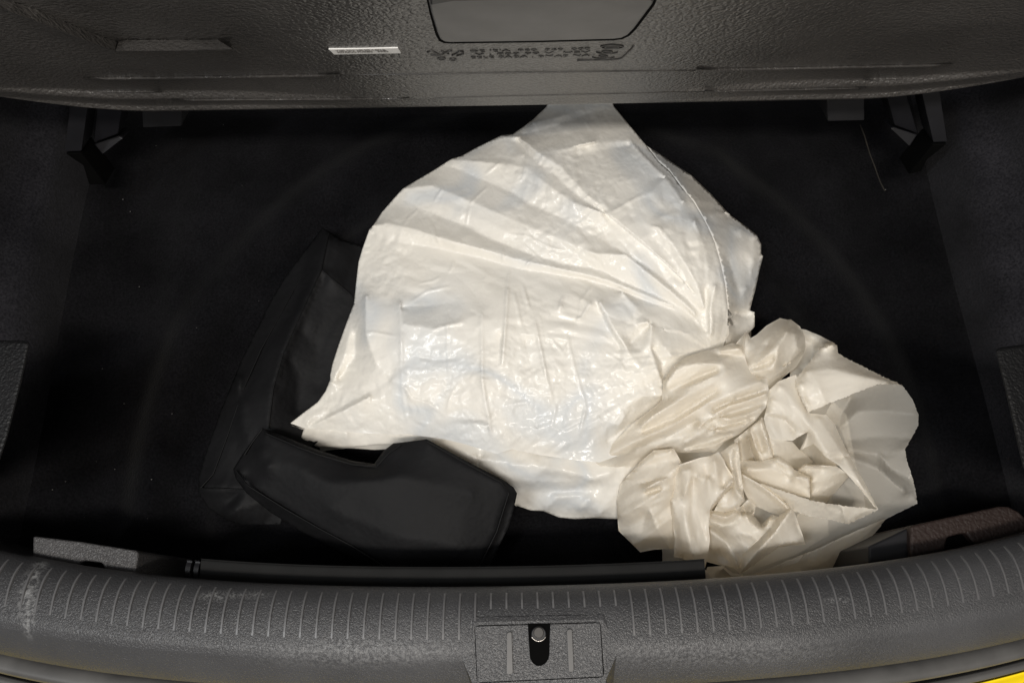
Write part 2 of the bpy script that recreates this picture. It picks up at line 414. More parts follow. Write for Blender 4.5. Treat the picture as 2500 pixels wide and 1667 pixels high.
def relax(V, E, fixed, excess, iters, bend=0.12, seed=1, amp=0.0006, focus=None):
    """let the film buckle: edges want to be longer than the room they have"""
    n = len(V); i, j = E[:, 0], E[:, 1]
    deg = np.maximum(1, np.bincount(i, minlength=n) + np.bincount(j, minlength=n)).astype(float)
    ex = 0.5 * (excess[i] + excess[j])
    if focus is not None:                                  # slack across the pull, none along it
        mid = 0.5 * (V[i] + V[j]) - np.array(focus); mid[:, 2] = 0
        mid /= np.linalg.norm(mid, axis=1)[:, None] + 1e-9
        d = V[j] - V[i]; d = d / (np.linalg.norm(d, axis=1)[:, None] + 1e-12)
        cs = (d * mid).sum(1) ** 2
        ex = ex * (1.6 * (1 - cs) + 0.15 * cs)
    rest = np.linalg.norm(V[i] - V[j], axis=1) * (1 + ex)
    r = np.random.default_rng(seed)
    free = (~fixed)[:, None]
    nz = r.normal(0, 1, n)
    for _ in range(3):
        nz = 0.5 * nz + 0.5 * (np.bincount(i, weights=nz[j], minlength=n) + np.bincount(j, weights=nz[i], minlength=n)) / deg
    nz /= nz.std()
    V = V.copy(); V[:, 2] += np.where(fixed, 0, nz * amp)
    def nb(W):
        return np.stack([(np.bincount(i, weights=W[j, k], minlength=n) + np.bincount(j, weights=W[i, k], minlength=n)) / deg for k in range(3)], 1)
    for it in range(iters):
        d = V[j] - V[i]; l = np.linalg.norm(d, axis=1) + 1e-12
        cr = d * (0.5 * (l - rest) / l)[:, None]
        mv = np.stack([(np.bincount(i, weights=cr[:, k], minlength=n) - np.bincount(j, weights=cr[:, k], minlength=n)) for k in range(3)], 1) / deg[:, None] * 1.6
        V += mv * free
        if bend:
            lap = nb(V) - V
            V -= (nb(lap) - lap) * bend * free
    return V

_tab = rng.uniform(-1, 1, (256, 256))
def lat(ix, iy, s): return _tab[(ix * 7 + s * 31) % 256, (iy * 13 + s * 17) % 256]
def vnoise(X, Y, s=0):
    ix, iy = np.floor(X).astype(int), np.floor(Y).astype(int); fx, fy = X - ix, Y - iy
    fx = fx * fx * (3 - 2 * fx); fy = fy * fy * (3 - 2 * fy)
    a = lat(ix, iy, s) * (1 - fx) + lat(ix + 1, iy, s) * fx; b = lat(ix, iy + 1, s) * (1 - fx) + lat(ix + 1, iy + 1, s) * fx
    return a * (1 - fy) + b * fy
def facet(X, Y, s=0, warp=0.45):
    """crumple: flat facets meeting in sharp folds (linear on a warped triangle lattice)"""
    U = X + warp * vnoise(X * 0.9, Y * 0.9, s + 1) ; V_ = Y + warp * vnoise(X * 0.9 + 40, Y * 0.9 + 9, s + 2)
    k = (U + V_) * 0.366025; a, b = U + k, V_ + k
    ix, iy = np.floor(a).astype(int), np.floor(b).astype(int); fx, fy = a - ix, b - iy
    up = fx > fy
    h0 = lat(ix, iy, s); h2 = lat(ix + 1, iy + 1, s); h1 = np.where(up, lat(ix + 1, iy, s), lat(ix, iy + 1, s))
    w1 = np.abs(fx - fy); w2 = np.minimum(fx, fy)
    return h0 * (1 - w1 - w2) + h1 * w1 + h2 * w2

def sheet(name, outline, lines, m, parent, step=7.0, ragged=0.0, skirt=False, excess=0.0, iters=60, bend=0.12, soft=1, seed=1, zmin=None, focus=None, crumple=(), fan=None, gain=1.0, skirt_to=None, grain=None, rim=0.4, crisp=0, ridges=(), post=0):
    """outline / lines: (photo x, photo y, height in cm). Height between the traced folds follows a taut film."""
    ol = resample(outline, step, True)
    r = np.random.default_rng(seed)
    if ragged:
        ol = [(x + r.normal(0, ragged), y + r.normal(0, ragged), z) for x, y, z in ol]
    pts = list(ol); no = len(ol); edges = []
    for ln in lines:
        rs = resample(ln, step * 0.8)
        base = len(pts); pts += rs
        edges += [(base + k, base + k + 1) for k in range(len(rs) - 1)]
    con = np.array(pts)
    x0, y0 = con[:no, 0].min(), con[:no, 1].min(); x1, y1 = con[:no, 0].max(), con[:no, 1].max()
    gx, gy = np.meshgrid(np.arange(x0, x1, step), np.arange(y0, y1, step * 0.87))
    gx = gx + (np.arange(gx.shape[0]) % 2)[:, None] * step * 0.5
    gx = gx + r.uniform(-.18, .18, gx.shape) * step; gy = gy + r.uniform(-.18, .18, gy.shape) * step
    gx, gy = gx.ravel(), gy.ravel()
    k = inside([p[:2] for p in ol], gx, gy); gx, gy = gx[k], gy[k]
    # drop grid points too close to traced points
    cell = {}
    for q, (px, py, _) in enumerate(pts): cell.setdefault((int(px // step), int(py // step)), []).append((px, py))
    keep = []
    lim = (step * 0.55) ** 2
    for q in range(len(gx)):
        cx, cy = int(gx[q] // step), int(gy[q] // step); ok = True
        for a in (-1, 0, 1):
            for b_ in (-1, 0, 1):
                for (px, py) in cell.get((cx + a, cy + b_), ()):
                    if (px - gx[q]) ** 2 + (py - gy[q]) ** 2 < lim: ok = False; break
                if not ok: break
            if not ok: break
        if ok: keep.append(q)
    allp = [Vector((p[0], p[1])) for p in pts] + [Vector((gx[q], gy[q])) for q in keep]
    vo, eo, fo, ov, oe, of = delaunay_2d_cdt(allp, edges, [list(range(no))], 1, 1e-4)
    n = len(vo); XY = np.array([[v.x, v.y] for v in vo])
    fixed = np.zeros(n, bool); H = np.zeros(n); onedge = np.zeros(n, bool)
    mean = con[:, 2].mean()
    for q in range(n):
        src = [s for s in ov[q] if s < len(pts)]
        if src:
            fixed[q] = True; H[q] = np.mean([pts[s][2] for s in src])
            if min(src) < no: onedge[q] = True
        else: H[q] = mean
    E = np.array(sorted({tuple(sorted((f[a], f[(a + 1) % len(f)]))) for f in fo for a in range(len(f))}))
    used = np.zeros(n, bool); used[E.ravel()] = True
    H = harmonic(n, E, fixed | ~used, H)
    i, j = E[:, 0], E[:, 1]; deg = np.maximum(1, np.bincount(i, minlength=n) + np.bincount(j, minlength=n))
    for _ in range(soft):
        a = (np.bincount(i, weights=H[j], minlength=n) + np.bincount(j, weights=H[i], minlength=n)) / deg
        H = np.where(onedge, H, 0.5 * H + 0.5 * a)
    if gain != 1.0:
        mh = H[used].mean(); H = np.maximum(0.6, mh + (H - mh) * gain)
    inner = np.where(onedge, rim, 1.0)
    if rim == 0.0:
        w_ = onedge.astype(float)
        for _ in range(14): w_ = np.maximum(w_ * 0.98, (np.bincount(i, weights=w_[j], minlength=n) + np.bincount(j, weights=w_[i], minlength=n)) / deg)
        inner = np.clip(1 - 1.15 * w_, 0, 1)
    for q, (size, amp, quiet) in enumerate(crumple):       # size in photo px, amp in cm
        s_ = seed * 5 + q
        if fan and size < 0:                               # folds stretched towards the neck
            dx, dy = XY[:, 0] - fan[0], XY[:, 1] - fan[1]; rr = np.hypot(dx, dy) + 1
            th = np.unwrap(np.arctan2(dy, dx)) if False else np.arctan2(dy, dx) % (2 * math.pi)
            f = facet(th * 520 / -size, rr / (-size * 3.6), s_, 0.3) * np.clip(rr / 260, 0.35, 1)
        else:
            if grain is None: f = facet(XY[:, 0] / abs(size), XY[:, 1] / abs(size), s_)
            else:                                          # folds stretched along one direction (degrees in the photo)
                ca, sa = math.cos(R(grain)), math.sin(R(grain))
                f = facet((XY[:, 0] * ca + XY[:, 1] * sa) / (abs(size) * 2.2), (-XY[:, 0] * sa + XY[:, 1] * ca) / (abs(size) * 0.62), s_, 0.3)
        mk = np.clip(0.5 + 1.5 * vnoise(XY[:, 0] / 130 + 7 * q, XY[:, 1] / 130 + seed, s_ + 3), quiet, 1)
        H = H + f * amp * inner * mk
    for ln, amp, wid in ridges:                            # narrow pressed-in fold lines
        best = np.full(n, 1e9); fade = np.zeros(n); tot = len(ln) - 1
        for q in range(tot):
            a_, b_ = np.array(ln[q][:2]), np.array(ln[q + 1][:2]); ab = b_ - a_
            t_ = np.clip(((XY - a_) @ ab) / (ab @ ab), 0, 1); d_ = np.hypot(*(XY - a_ - t_[:, None] * ab).T)
            s_ = (q + t_) / tot; up = d_ < best; best = np.where(up, d_, best); fade = np.where(up, np.minimum(1, 5 * np.minimum(s_ + 0.04, 1.04 - s_)), fade)
        H = H + amp * np.maximum(0, 1 - best / wid) * fade * inner
    for _ in range(post):                                  # woven cloth rounds its folds off
        H = np.where(onedge, H, 0.5 * H + 0.5 * (np.bincount(i, weights=H[j], minlength=n) + np.bincount(j, weights=H[i], minlength=n)) / deg)
    W = np.array([at(x, y, h / 100.0) for (x, y), h in zip(XY, H)])
    if excess:
        sl = np.array([0.35 + 0.65 * max(0, min(1, 1.6 * noise.noise(Vector((w[0] * 9, w[1] * 9, seed * 3.7))) + 0.6)) for w in W])
        W = relax(W, E, fixed | ~used, excess * sl, iters, bend, seed, focus=focus)
        a = np.stack([(np.bincount(i, weights=W[j, k], minlength=n) + np.bincount(j, weights=W[i, k], minlength=n)) / deg for k in range(3)], 1)
        W = np.where(onedge[:, None], W, 0.9 * W + 0.1 * a)
    if zmin is not None: W[:, 2] = np.maximum(W[:, 2], zmin)
    verts = [tuple(w) for w in W]; faces = [tuple(f) for f in fo]
    if skirt:
        loop = [None] * no
        for q in range(n):
            for s in ov[q]:
                if s < no: loop[s] = q
        loop = [q for q in loop if q is not None]
        if skirt_to: loop = loop[:int(len(loop) * skirt_to)]
        P = W[loop]; cen = P.mean(0)
        nxt = np.roll(P, -1, 0); prv = np.roll(P, 1, 0); t = nxt - prv
        nrm = np.stack([-t[:, 1], t[:, 0]], 1); nrm /= np.linalg.norm(nrm, axis=1)[:, None] + 1e-9
        ar = 0.5 * np.sum(P[:, 0] * nxt[:, 1] - nxt[:, 0] * P[:, 1])
        if ar < 0: nrm = -nrm
        for _ in range(6): nrm = (nrm + np.roll(nrm, 1, 0) + np.roll(nrm, -1, 0)) / 3
        prev = loop
        for fz, fi in ((0.55, 0.22), (0.12, 0.55)):
            ids = []
            for q in range(len(loop)):
                z = P[q, 2] * fz + 0.001
                verts.append((P[q, 0] + nrm[q, 0] * P[q, 2] * fi, P[q, 1] + nrm[q, 1] * P[q, 2] * fi, z)); ids.append(len(verts) - 1)
            for q in range(len(loop) - (1 if skirt_to else 0)):
                w = (q + 1) % len(loop)
                faces.append((prev[q], prev[w], ids[w], ids[q]))
            prev = ids
    me = bpy.data.meshes.new(name); me.from_pydata(verts, [], faces); me.update()
    bm = bmesh.new(); bm.from_mesh(me); bmesh.ops.delete(bm, geom=[v for v in bm.verts if not v.link_faces], context='VERTS')
    bmesh.ops.recalc_face_normals(bm, faces=bm.faces)
    if bm.faces and sum(f.normal.z * f.calc_area() for f in bm.faces) < 0: bmesh.ops.reverse_faces(bm, faces=bm.faces)
    bm.to_mesh(me); bm.free()
    o = link(name, me, m, parent)
    if crisp: me.set_sharp_from_angle(angle=R(crisp))
    return o

# ------------------------------------------------------------------ white plastic bag
bag = empty('plastic_bag', at(1300, 850, 0.0))
tag(bag, 'shiny white plastic bag, filled and knotted, lying in the middle of the boot', 'plastic bag')

# right side fold, under the main face
FOLD = c('C', (580, 295, 8.8), (650, 390, 9.6), (720, 450, 10.0), (790, 545, 10.5), (870, 640, 10.8), (940, 760, 11.0), (1000, 890, 11.0), (1030, 1000, 10.8), (1060, 1130, 10.3), (1080, 1300, 9.2), (1075, 1450, 8.2), (1050, 1540, 7.6))
sheet('side_fold', c('C', (640, 330, 7.5), (720, 385, 6.5), (855, 475, 5.5), (975, 590, 5.2), (1095, 720, 5.0), (1190, 790, 5.0), (1260, 845, 5.2), (1285, 900, 5.4),
      (1285, 960, 5.6), (1297, 975, 5.6), (1275, 1060, 5.2), (1250, 1180, 4.8), (1215, 1310, 4.5), (1245, 1320, 4.6), (1245, 1410, 4.6), (1180, 1480, 5.0), (1080, 1560, 6.0)) + [(x, y, h - 0.42) for x, y, h in FOLD[::-1]],
      [c('C', (760, 460, 8.8), (800, 465, 7.0), (850, 478, 5.6)), c('C', (900, 630, 9.4), (960, 660, 7.4), (1090, 722, 5.2)), c('C', (950, 735, 9.6), (1020, 700, 7.6), (1090, 715, 5.6)),
       c('C', (1150, 810, 6.8), (1190, 950, 7.2), (1215, 1080, 6.2)), c('C', (1240, 850, 6.2), (1235, 1000, 6.8), (1205, 1130, 6.0)),
       c('C', (1050, 990, 9.8), (1085, 1120, 9.0), (1110, 1280, 7.6)), c('C', (1080, 1000, 8.2), (1150, 1200, 6.6)), c('C', (1190, 1170, 6.6), (1150, 1270, 6.2), (1110, 1400, 5.6)),
       c('C', (1130, 1330, 4.6), (1200, 1340, 4.0), (1240, 1330, 4.4))],
      M_FILM, bag, step=5, skirt=True, seed=11, rim=0.0, crumple=((60, 0.30, 0.3), (26, 0.10, 0.1), (14, 0.04, 0)))

# lower face of the bag below the front crease
sheet('lower_fold', c('Q', (165, 890, 4.0), (145, 960, 3.4), (190, 1000, 3.0), (270, 1020, 2.6), (440, 1025, 2.6), (620, 1010, 3.0), (870, 1000, 3.4), (960, 1000, 3.6), (1100, 1120, 3.4), (1280, 1250, 3.0), (1420, 1330, 2.4), (1520, 1400, 2.0))
      + c('E', (15, 1390, 1.2), (120, 1425, 1.0), (200, 1430, 1.0), (300, 1470, 0.8), (400, 1480, 0.8), (520, 1475, 0.8), (680, 1480, 1.0), (760, 1400, 2.6), (800, 1200, 4.2), (900, 1050, 6.0), (960, 900, 5.6), (600, 940, 5.4), (300, 960, 5.4), (0, 960, 5.3))
      + c('Q', (1360, 960, 5.1), (1200, 900, 4.9), (940, 860, 4.6), (700, 850, 4.4), (400, 860, 4.1)),
      [c('Q', (260, 980, 3.2), (300, 940, 4.0), (330, 915, 4.2)), c('Q', (430, 935, 4.1), (470, 980, 3.2), (480, 1015, 2.8)), c('Q', (780, 935, 4.3), (950, 965, 4.3)),
       c('Q', (1050, 1000, 4.9), (1280, 1100, 5.4), (1400, 1110, 5.7), (1640, 1125, 5.9)), c('Q', (1290, 1060, 4.8), (1270, 1130, 3.8)),
       c('E', (0, 1130, 5.9), (200, 1150, 5.9), (400, 1190, 5.6), (520, 1235, 5.0), (640, 1180, 5.4)), c('E', (-100, 1200, 4.9), (100, 1235, 4.8), (300, 1240, 4.6), (500, 1245, 4.5)),
       c('E', (0, 1280, 3.6), (180, 1310, 2.8), (360, 1300, 3.2), (560, 1260, 4.0)), c('E', (220, 1400, 2.5), (290, 1340, 3.4), (450, 1330, 3.4), (560, 1270, 3.8)), c('E', (440, 1400, 3.2), (500, 1350, 3.7), (530, 1420, 2.6)),
       c('E', (560, 1450, 2.4), (640, 1330, 3.6), (720, 1200, 4.6))],
      M_FILM, bag, step=5, skirt=True, seed=12, crumple=((60, 0.30, 0.3), (26, 0.12, 0.1), (14, 0.05, 0)))

body_outline = (c('Q', (75, 870, 4.2), (150, 810, 4.8), (250, 735, 5.4), (300, 665, 5.6), (330, 590, 6.0), (330, 560, 6.0), (345, 490, 6.2), (380, 380, 6.4), (430, 240, 6.8), (480, 110, 7.2))
    + c('B', (45, 1568, 7.4), (60, 1420, 7.6), (80, 1250, 7.8), (110, 1150, 8.0), (160, 1010, 8.2), (200, 960, 8.0), (260, 870, 7.8), (330, 790, 7.8), (420, 690, 8.2), (520, 630, 8.0), (640, 560, 7.9), (790, 465, 8.3), (860, 445, 8.0), (980, 380, 7.8), (1090, 325, 7.8), (1170, 285, 7.8), (1260, 275, 7.4), (1340, 220, 6.6), (1420, 160, 6.2), (1460, 120, 6.0), (1510, 75, 6.0))
    + c('S', (1350, 235, 6.0), (1385, 200, 5.6), (1440, 185, 5.4), (1485, 215, 6.0))
    + c('C', (375, 50, 6.6), (470, 165, 7.6), (580, 295, 8.8), (650, 390, 9.6), (720, 450, 10.0), (790, 545, 10.5), (870, 640, 10.8), (940, 760, 11.0), (1000, 890, 11.0), (1030, 1000, 10.8), (1060, 1130, 10.3), (1080, 1300, 9.2), (1075, 1450, 8.2), (1050, 1540, 7.6), (980, 1560, 8.0))
    + c('E', (1230, 470, 8.0), (1150, 620, 8.0), (1050, 740, 7.6), (860, 950, 7.2), (720, 1060, 7.0), (560, 1120, 7.2), (440, 1110, 7.3), (180, 1072, 7.4), (0, 1035, 7.4))
    + c('Q', (1390, 1065, 7.1), (1200, 1005, 6.9), (1060, 972, 6.7), (940, 955, 6.5), (820, 938, 6.3), (740, 942, 6.1), (530, 932, 5.6), (350, 915, 5.0), (165, 902, 4.4)))
_fx = {(round(x, 2), round(y, 2)) for x, y, h in FOLD}
body_outline = [(x, y, h - 0.38 if (round(x, 2), round(y, 2)) in _fx else h) for x, y, h in body_outline]
body_lines = [
    [(x - 6, y + 2.5, h + 0.02) for x, y, h in FOLD[:-2]],          # the fold rolls over to the side
    # fan of folds running to the neck: valleys and crests
    c('B', (190, 1040, 8.2), (240, 1070, 8.6), (400, 1110, 9.3), (700, 1150, 10.1), (1000, 1220, 10.6), (1280, 1300, 11.0), (1600, 1350, 11.0), (1870, 1395, 10.9)) + c('C', (400, 1180, 10.7), (600, 1260, 10.3), (760, 1310, 9.8), (890, 1395, 9.0), (950, 1440, 8.6)),
    c('B', (170, 985, 8.7), (300, 960, 9.5), (500, 1000, 10.4), (700, 1070, 11.1), (1000, 1150, 11.6), (1300, 1235, 11.8), (1640, 1310, 11.7)) + c('C', (330, 1120, 11.5), (560, 1210, 11.0), (740, 1280, 10.4)),
    c('B', (420, 780, 8.4), (640, 880, 9.6), (880, 970, 10.3), (1080, 1070, 10.9), (1300, 1160, 11.2), (1640, 1270, 11.3)) + c('C', (300, 1060, 11.2), (440, 1140, 10.8), (640, 1220, 10.3), (800, 1300, 9.7), (900, 1380, 9.1)),
    c('B', (430, 695, 8.6), (640, 670, 9.8), (860, 760, 11.0), (1100, 860, 11.8), (1400, 990, 12.3), (1650, 1090, 12.4)) + c('C', (253, 960, 12.5), (450, 965, 12.8), (600, 1090, 12.2), (760, 1220, 11.3), (880, 1335, 10.0)),
    c('B', (800, 530, 8.6), (900, 570, 9.2), (1060, 640, 9.9), (1250, 720, 10.6), (1500, 860, 11.4)) + c('C', (60, 740, 11.8), (170, 800, 11.9), (400, 930, 11.9), (640, 1080, 11.4), (760, 1180, 10.8), (880, 1290, 9.9), (935, 1360, 9.2)),
    c('B', (800, 475, 8.6), (1000, 485, 10.0), (1200, 510, 10.9), (1360, 530, 11.5), (1500, 640, 12.4), (1700, 790, 13.0)) + c('C', (253, 690, 13.3), (350, 720, 13.3), (520, 860, 13.0), (700, 1020, 12.3), (800, 1120, 11.6), (900, 1260, 10.5)),
    c('B', (840, 452, 8.4), (1000, 455, 9.4), (1200, 462, 10.3), (1340, 440, 10.8)),
    c('B', (1300, 315, 9.0), (1380, 410, 10.4), (1460, 500, 11.3), (1600, 600, 12.0)) + c('C', (100, 560, 12.3), (200, 630, 12.5), (360, 740, 12.6), (500, 860, 12.4), (640, 970, 12.0), (760, 1080, 11.4), (870, 1200, 10.6)),
    c('B', (1110, 330, 8.4), (1200, 300, 9.0), (1300, 300, 9.6), (1380, 360, 10.8), (1480, 440, 11.8), (1620, 520, 12.4)) + c('C', (200, 590, 12.9), (330, 690, 13.0)),
    c('C', (590, 780, 13.1), (660, 800, 13.4), (730, 890, 13.2), (830, 1040, 12.5), (890, 1150, 11.8), (930, 1290, 10.5)),
    c('C', (640, 880, 12.7), (720, 960, 12.4), (820, 1100, 11.7), (880, 1210, 10.9)),
    c('C', (1000, 1160, 11.2), (970, 1300, 10.4), (975, 1450, 9.4)), c('C', (940, 1180, 10.4), (945, 1330, 9.5), (955, 1430, 8.8)),
    c('C', (870, 760, 12.2), (930, 900, 12.0), (960, 1050, 11.6)),
    # tension creases across the upper part
    c('B', (1340, 275, 7.6), (1500, 240, 8.0), (1700, 170, 8.0), (1882, 90, 7.6)), c('B', (1420, 190, 7.6), (1600, 150, 8.2), (1800, 90, 7.8)),
    c('B', (1520, 412, 11.4), (1700, 375, 11.2), (1882, 340, 11.0)) + c('C', (150, 300, 10.8), (280, 280, 10.2), (470, 262, 9.2)),
    c('C', (160, 350, 10.8), (330, 310, 10.0), (470, 290, 9.0)), c('C', (340, 712, 13.2), (470, 640, 12.9), (600, 590, 12.5), (690, 500, 11.4)),
    c('C', (280, 560, 12.3), (480, 500, 12.0), (690, 490, 10.9)), c('C', (470, 262, 9.4), (560, 360, 10.5), (700, 500, 11.3), (800, 640, 11.9)), c('C', (520, 290, 9.0), (620, 400, 10.0), (720, 480, 10.4)),
    # big quiet panel below the first valley
    c('Q', (560, 60, 9.6), (560, 300, 9.8), (620, 480, 9.6), (720, 590, 9.2)), c('Q', (775, 110, 10.8), (785, 350, 10.9), (790, 560, 9.9), (825, 860, 7.2)),
    c('Q', (1300, 180, 12.2), (1300, 600, 11.6), (1325, 800, 10.0), (1360, 950, 8.0)), c('Q', (1465, 20, 11.9), (1450, 200, 12.3), (1440, 330, 12.2), (1428, 490, 11.8)),
    c('Q', (1420, 300, 11.6), (1400, 520, 11.4)),
    c('Q', (1640, 250, 12.0), (1700, 560, 11.2), (1730, 740, 10.4)), c('Q', (1580, 350, 11.2), (1640, 640, 10.7), (1650, 900, 8.5)),
    c('Q', (780, 130, 10.2), (960, 120, 10.4), (1180, 90, 11.2)), c('Q', (800, 240, 11.2), (1000, 270, 11.6), (1280, 180, 12.0)),
    # lip where the top turns down to the front crease
    c('Q', (720, 590, 9.4), (800, 640, 9.4), (850, 720, 9.0), (980, 770, 9.0), (1030, 850, 8.2), (1100, 820, 8.8), (1180, 840, 9.0), (1320, 850, 9.4), (1360, 900, 8.4), (1500, 890, 9.0), (1640, 900, 8.8)) + c('E', (180, 900, 8.8), (260, 860, 9.2), (400, 960, 8.4), (450, 900, 8.9), (560, 840, 9.2), (680, 880, 8.9), (760, 760, 9.3)),
    c('Q', (540, 900, 5.8), (620, 820, 7.0), (700, 830, 7.2), (780, 900, 6.7)), c('Q', (1180, 880, 8.1), (1250, 870, 8.4), (1330, 890, 8.1)),
    c('E', (160, 1000, 8.0), (330, 990, 8.2), (420, 1060, 7.5), (520, 990, 8.0)),
    # corner facet and folded seam at the tip
    c('Q', (190, 885, 4.6), (400, 765, 6.2), (560, 680, 7.4), (700, 597, 8.8)), c('Q', (230, 880, 5.0), (420, 790, 7.0), (580, 705, 8.2)),
    c('Q', (340, 610, 6.4), (400, 640, 6.2), (430, 635, 6.5)), c('Q', (385, 590, 5.9), (440, 510, 6.5), (490, 440, 7.0), (485, 300, 7.2)), c('Q', (360, 580, 6.6), (420, 450, 7.2), (465, 260, 7.4)),
    c('Q', (180, 880, 4.9), (260, 780, 5.4), (350, 680, 5.8)),
    # folds in front of the neck
    c('E', (500, 110, 12.0), (430, 215, 11.9), (400, 220, 11.6)), c('E', (540, 105, 11.5), (600, 250, 11.0), (690, 400, 10.5)), c('E', (560, 100, 12.3), (660, 280, 11.9), (760, 440, 11.3), (850, 560, 10.7)),
    c('E', (320, 80, 11.8), (310, 130, 12.2)), c('E', (700, 30, 11.9), (830, 180, 11.3), (1000, 290, 10.4), (1180, 290, 9.4)),
    c('E', (760, 360, 10.3), (830, 285, 10.4), (880, 235, 10.7)), c('E', (800, 240, 11.6), (860, 225, 11.6), (890, 250, 11.6), (880, 380, 11.3), (930, 540, 10.6), (985, 690, 9.4)),
    c('E', (900, 390, 10.3), (955, 490, 9.4), (965, 640, 8.8)), c('E', (960, 270, 10.8), (1060, 285, 10.2), (1150, 300, 9.6)), c('E', (940, 350, 10.9), (1020, 440, 10.2), (1080, 450, 9.3)),
    c('E', (1000, 715, 7.6), (830, 830, 7.0), (720, 905, 6.8), (610, 990, 6.6)), c('E', (960, 690, 9.6), (800, 700, 9.9), (700, 800, 9.4)),
]
def rd(k, amp, wid, *pts): return (c(k, *[(u, v, 0) for u, v in pts]), amp, wid)
RIDGES = [rd('Q', 0.10, 7, (775, 100), (782, 350), (785, 560), (805, 760), (825, 890)), rd('Q', 0.14, 7, (1295, 180), (1300, 600), (1340, 830), (1360, 960)), rd('Q', 0.16, 7, (1462, 10), (1450, 200), (1440, 330), (1428, 495)), rd('Q', 0.12, 6, (1500, 30), (1530, 160), (1548, 250)), rd('Q', 0.12, 7, (1635, 230), (1670, 420), (1708, 580)),
    rd('Q', 0.10, 6, (1080, 110), (1075, 380), (1090, 560)), rd('Q', 0.12, 6, (560, 300), (600, 290), (760, 320)), rd('Q', -0.10, 7, (850, 440), (1000, 470), (1150, 455)), rd('Q', 0.12, 6, (1110, 670), (1085, 740), (1080, 800)), rd('Q', 0.14, 6, (800, 620), (850, 710), (960, 745), (1030, 800)), rd('Q', 0.12, 6, (1180, 230), (1080, 245), (980, 275)),
    rd('B', 0.14, 5, (1065, 680), (1000, 740), (930, 812)), rd('B', 0.14, 5, (930, 830), (915, 900), (903, 972)), rd('B', 0.12, 5, (1160, 490), (1110, 535), (1050, 580)), rd('B', 0.12, 5, (722, 695), (690, 740), (660, 792)), rd('B', 0.14, 5, (1235, 1320), (1220, 1430), (1212, 1560)), rd('B', 0.12, 5, (1182, 1160), (1190, 1250)), rd('B', 0.12, 5, (1405, 1230), (1360, 1290)), rd('B', 0.12, 5, (1340, 1430), (1372, 1560)), rd('B', 0.10, 5, (540, 850), (470, 910), (420, 975)), rd('B', 0.10, 5, (705, 1130), (660, 1020), (640, 960)),
    rd('B', 0.12, 6, (1350, 530), (1345, 600), (1310, 640)), rd('B', 0.10, 5, (1240, 1040), (1400, 1060), (1430, 1100)), rd('B', 0.10, 5, (1420, 1080), (1540, 1140), (1650, 1165)), rd('B', 0.10, 5, (1330, 1110), (1420, 1190), (1500, 1250)), rd('B', 0.10, 5, (480, 1560), (600, 1480), (780, 1440)), rd('B', 0.10, 5, (540, 1420), (650, 1400), (700, 1370)), rd('B', 0.10, 5, (770, 1340), (800, 1290), (810, 1240)), rd('B', 0.12, 5, (1480, 470), (1460, 500), (1500, 430)),
    rd('E', 0.14, 6, (75, 20), (95, 90), (108, 135)), rd('E', 0.14, 6, (325, 65), (310, 110), (300, 155)), rd('E', 0.14, 6, (150, 225), (190, 420), (222, 580), (268, 755)), rd('E', 0.12, 6, (345, 290), (400, 520), (470, 760), (440, 920)), rd('E', 0.14, 6, (500, 110), (450, 190), (405, 215)), rd('E', 0.12, 6, (250, 340), (330, 420), (370, 330)), rd('E', 0.10, 5, (560, 300), (640, 350), (700, 410)), rd('E', 0.12, 5, (640, 440), (690, 480), (710, 520)), rd('E', 0.12, 6, (250, 790), (280, 760), (250, 900)), rd('E', 0.12, 6, (470, 790), (430, 930)), rd('E', 0.12, 6, (540, 820), (600, 900), (590, 960)), rd('E', 0.12, 6, (700, 780), (720, 840), (680, 880)),
    rd('C', 0.12, 6, (350, 710), (470, 640), (560, 590)), rd('C', 0.10, 5, (180, 625), (230, 600)), rd('C', 0.12, 6, (340, 1010), (380, 970), (460, 965), (400, 1020)), rd('C', 0.10, 5, (560, 1160), (640, 1230)), rd('C', 0.12, 6, (160, 1360), (170, 1250), (250, 1150)), rd('C', 0.12, 6, (600, 790), (650, 800), (680, 860)), rd('C', 0.10, 5, (20, 330), (150, 300), (290, 275))]
sheet('bag_body', body_outline, body_lines, M_FILM, bag, step=3.4, skirt=True, soft=0, seed=3, gain=0.9, rim=0.0, fan=(1745, 860), skirt_to=0.5, crumple=((-46, 0.17, 0.3), (-20, 0.10, 0.15), (40, 0.10, 0.1), (20, 0.10, 0.05), (10, 0.048, 0.0)), ridges=RIDGES)

# loose tail of the bag: knot folds, pleats, the open mouth and its flaps
TAIL = dict(crisp=44, step=3.6, soft=2, crumple=((66, 0.75, 0.45), (32, 0.32, 0.3), (15, 0.08, 0.0)))
def tail(name, outline, lines, seed, grain=None, m=None, **kw):
    a = dict(TAIL); a.update(kw)
    return sheet(name, c('H', *outline), [c('H', *l) for l in lines], m or M_FILM2, bag, seed=seed, grain=grain, **a)
sheet('tail_back', c('G', (-100, 700, 3.0), (300, 560, 3.0), (500, 440, 4.0), (640, 420, 4.6), (800, 520, 4.0), (900, 620, 2.0), (950, 900, 1.2), (1040, 1160, 1.4), (850, 1300, 1.2), (600, 1450, 1.2), (300, 1560, 1.6), (0, 1480, 1.6), (-300, 1200, 1.6), (-280, 900, 2.4)),
      [c('G', (200, 800, 2.0), (400, 900, 1.0), (600, 800, 0.8), (700, 900, 0.8)), c('G', (0, 1000, 2.6), (200, 1100, 1.4), (400, 1300, 1.0)), c('G', (850, 1000, 0.9), (900, 1100, 1.0))], M_FILM2, bag, step=8, seed=30, crumple=((60, 0.4, 0.3), (30, 0.15, 0.2)))
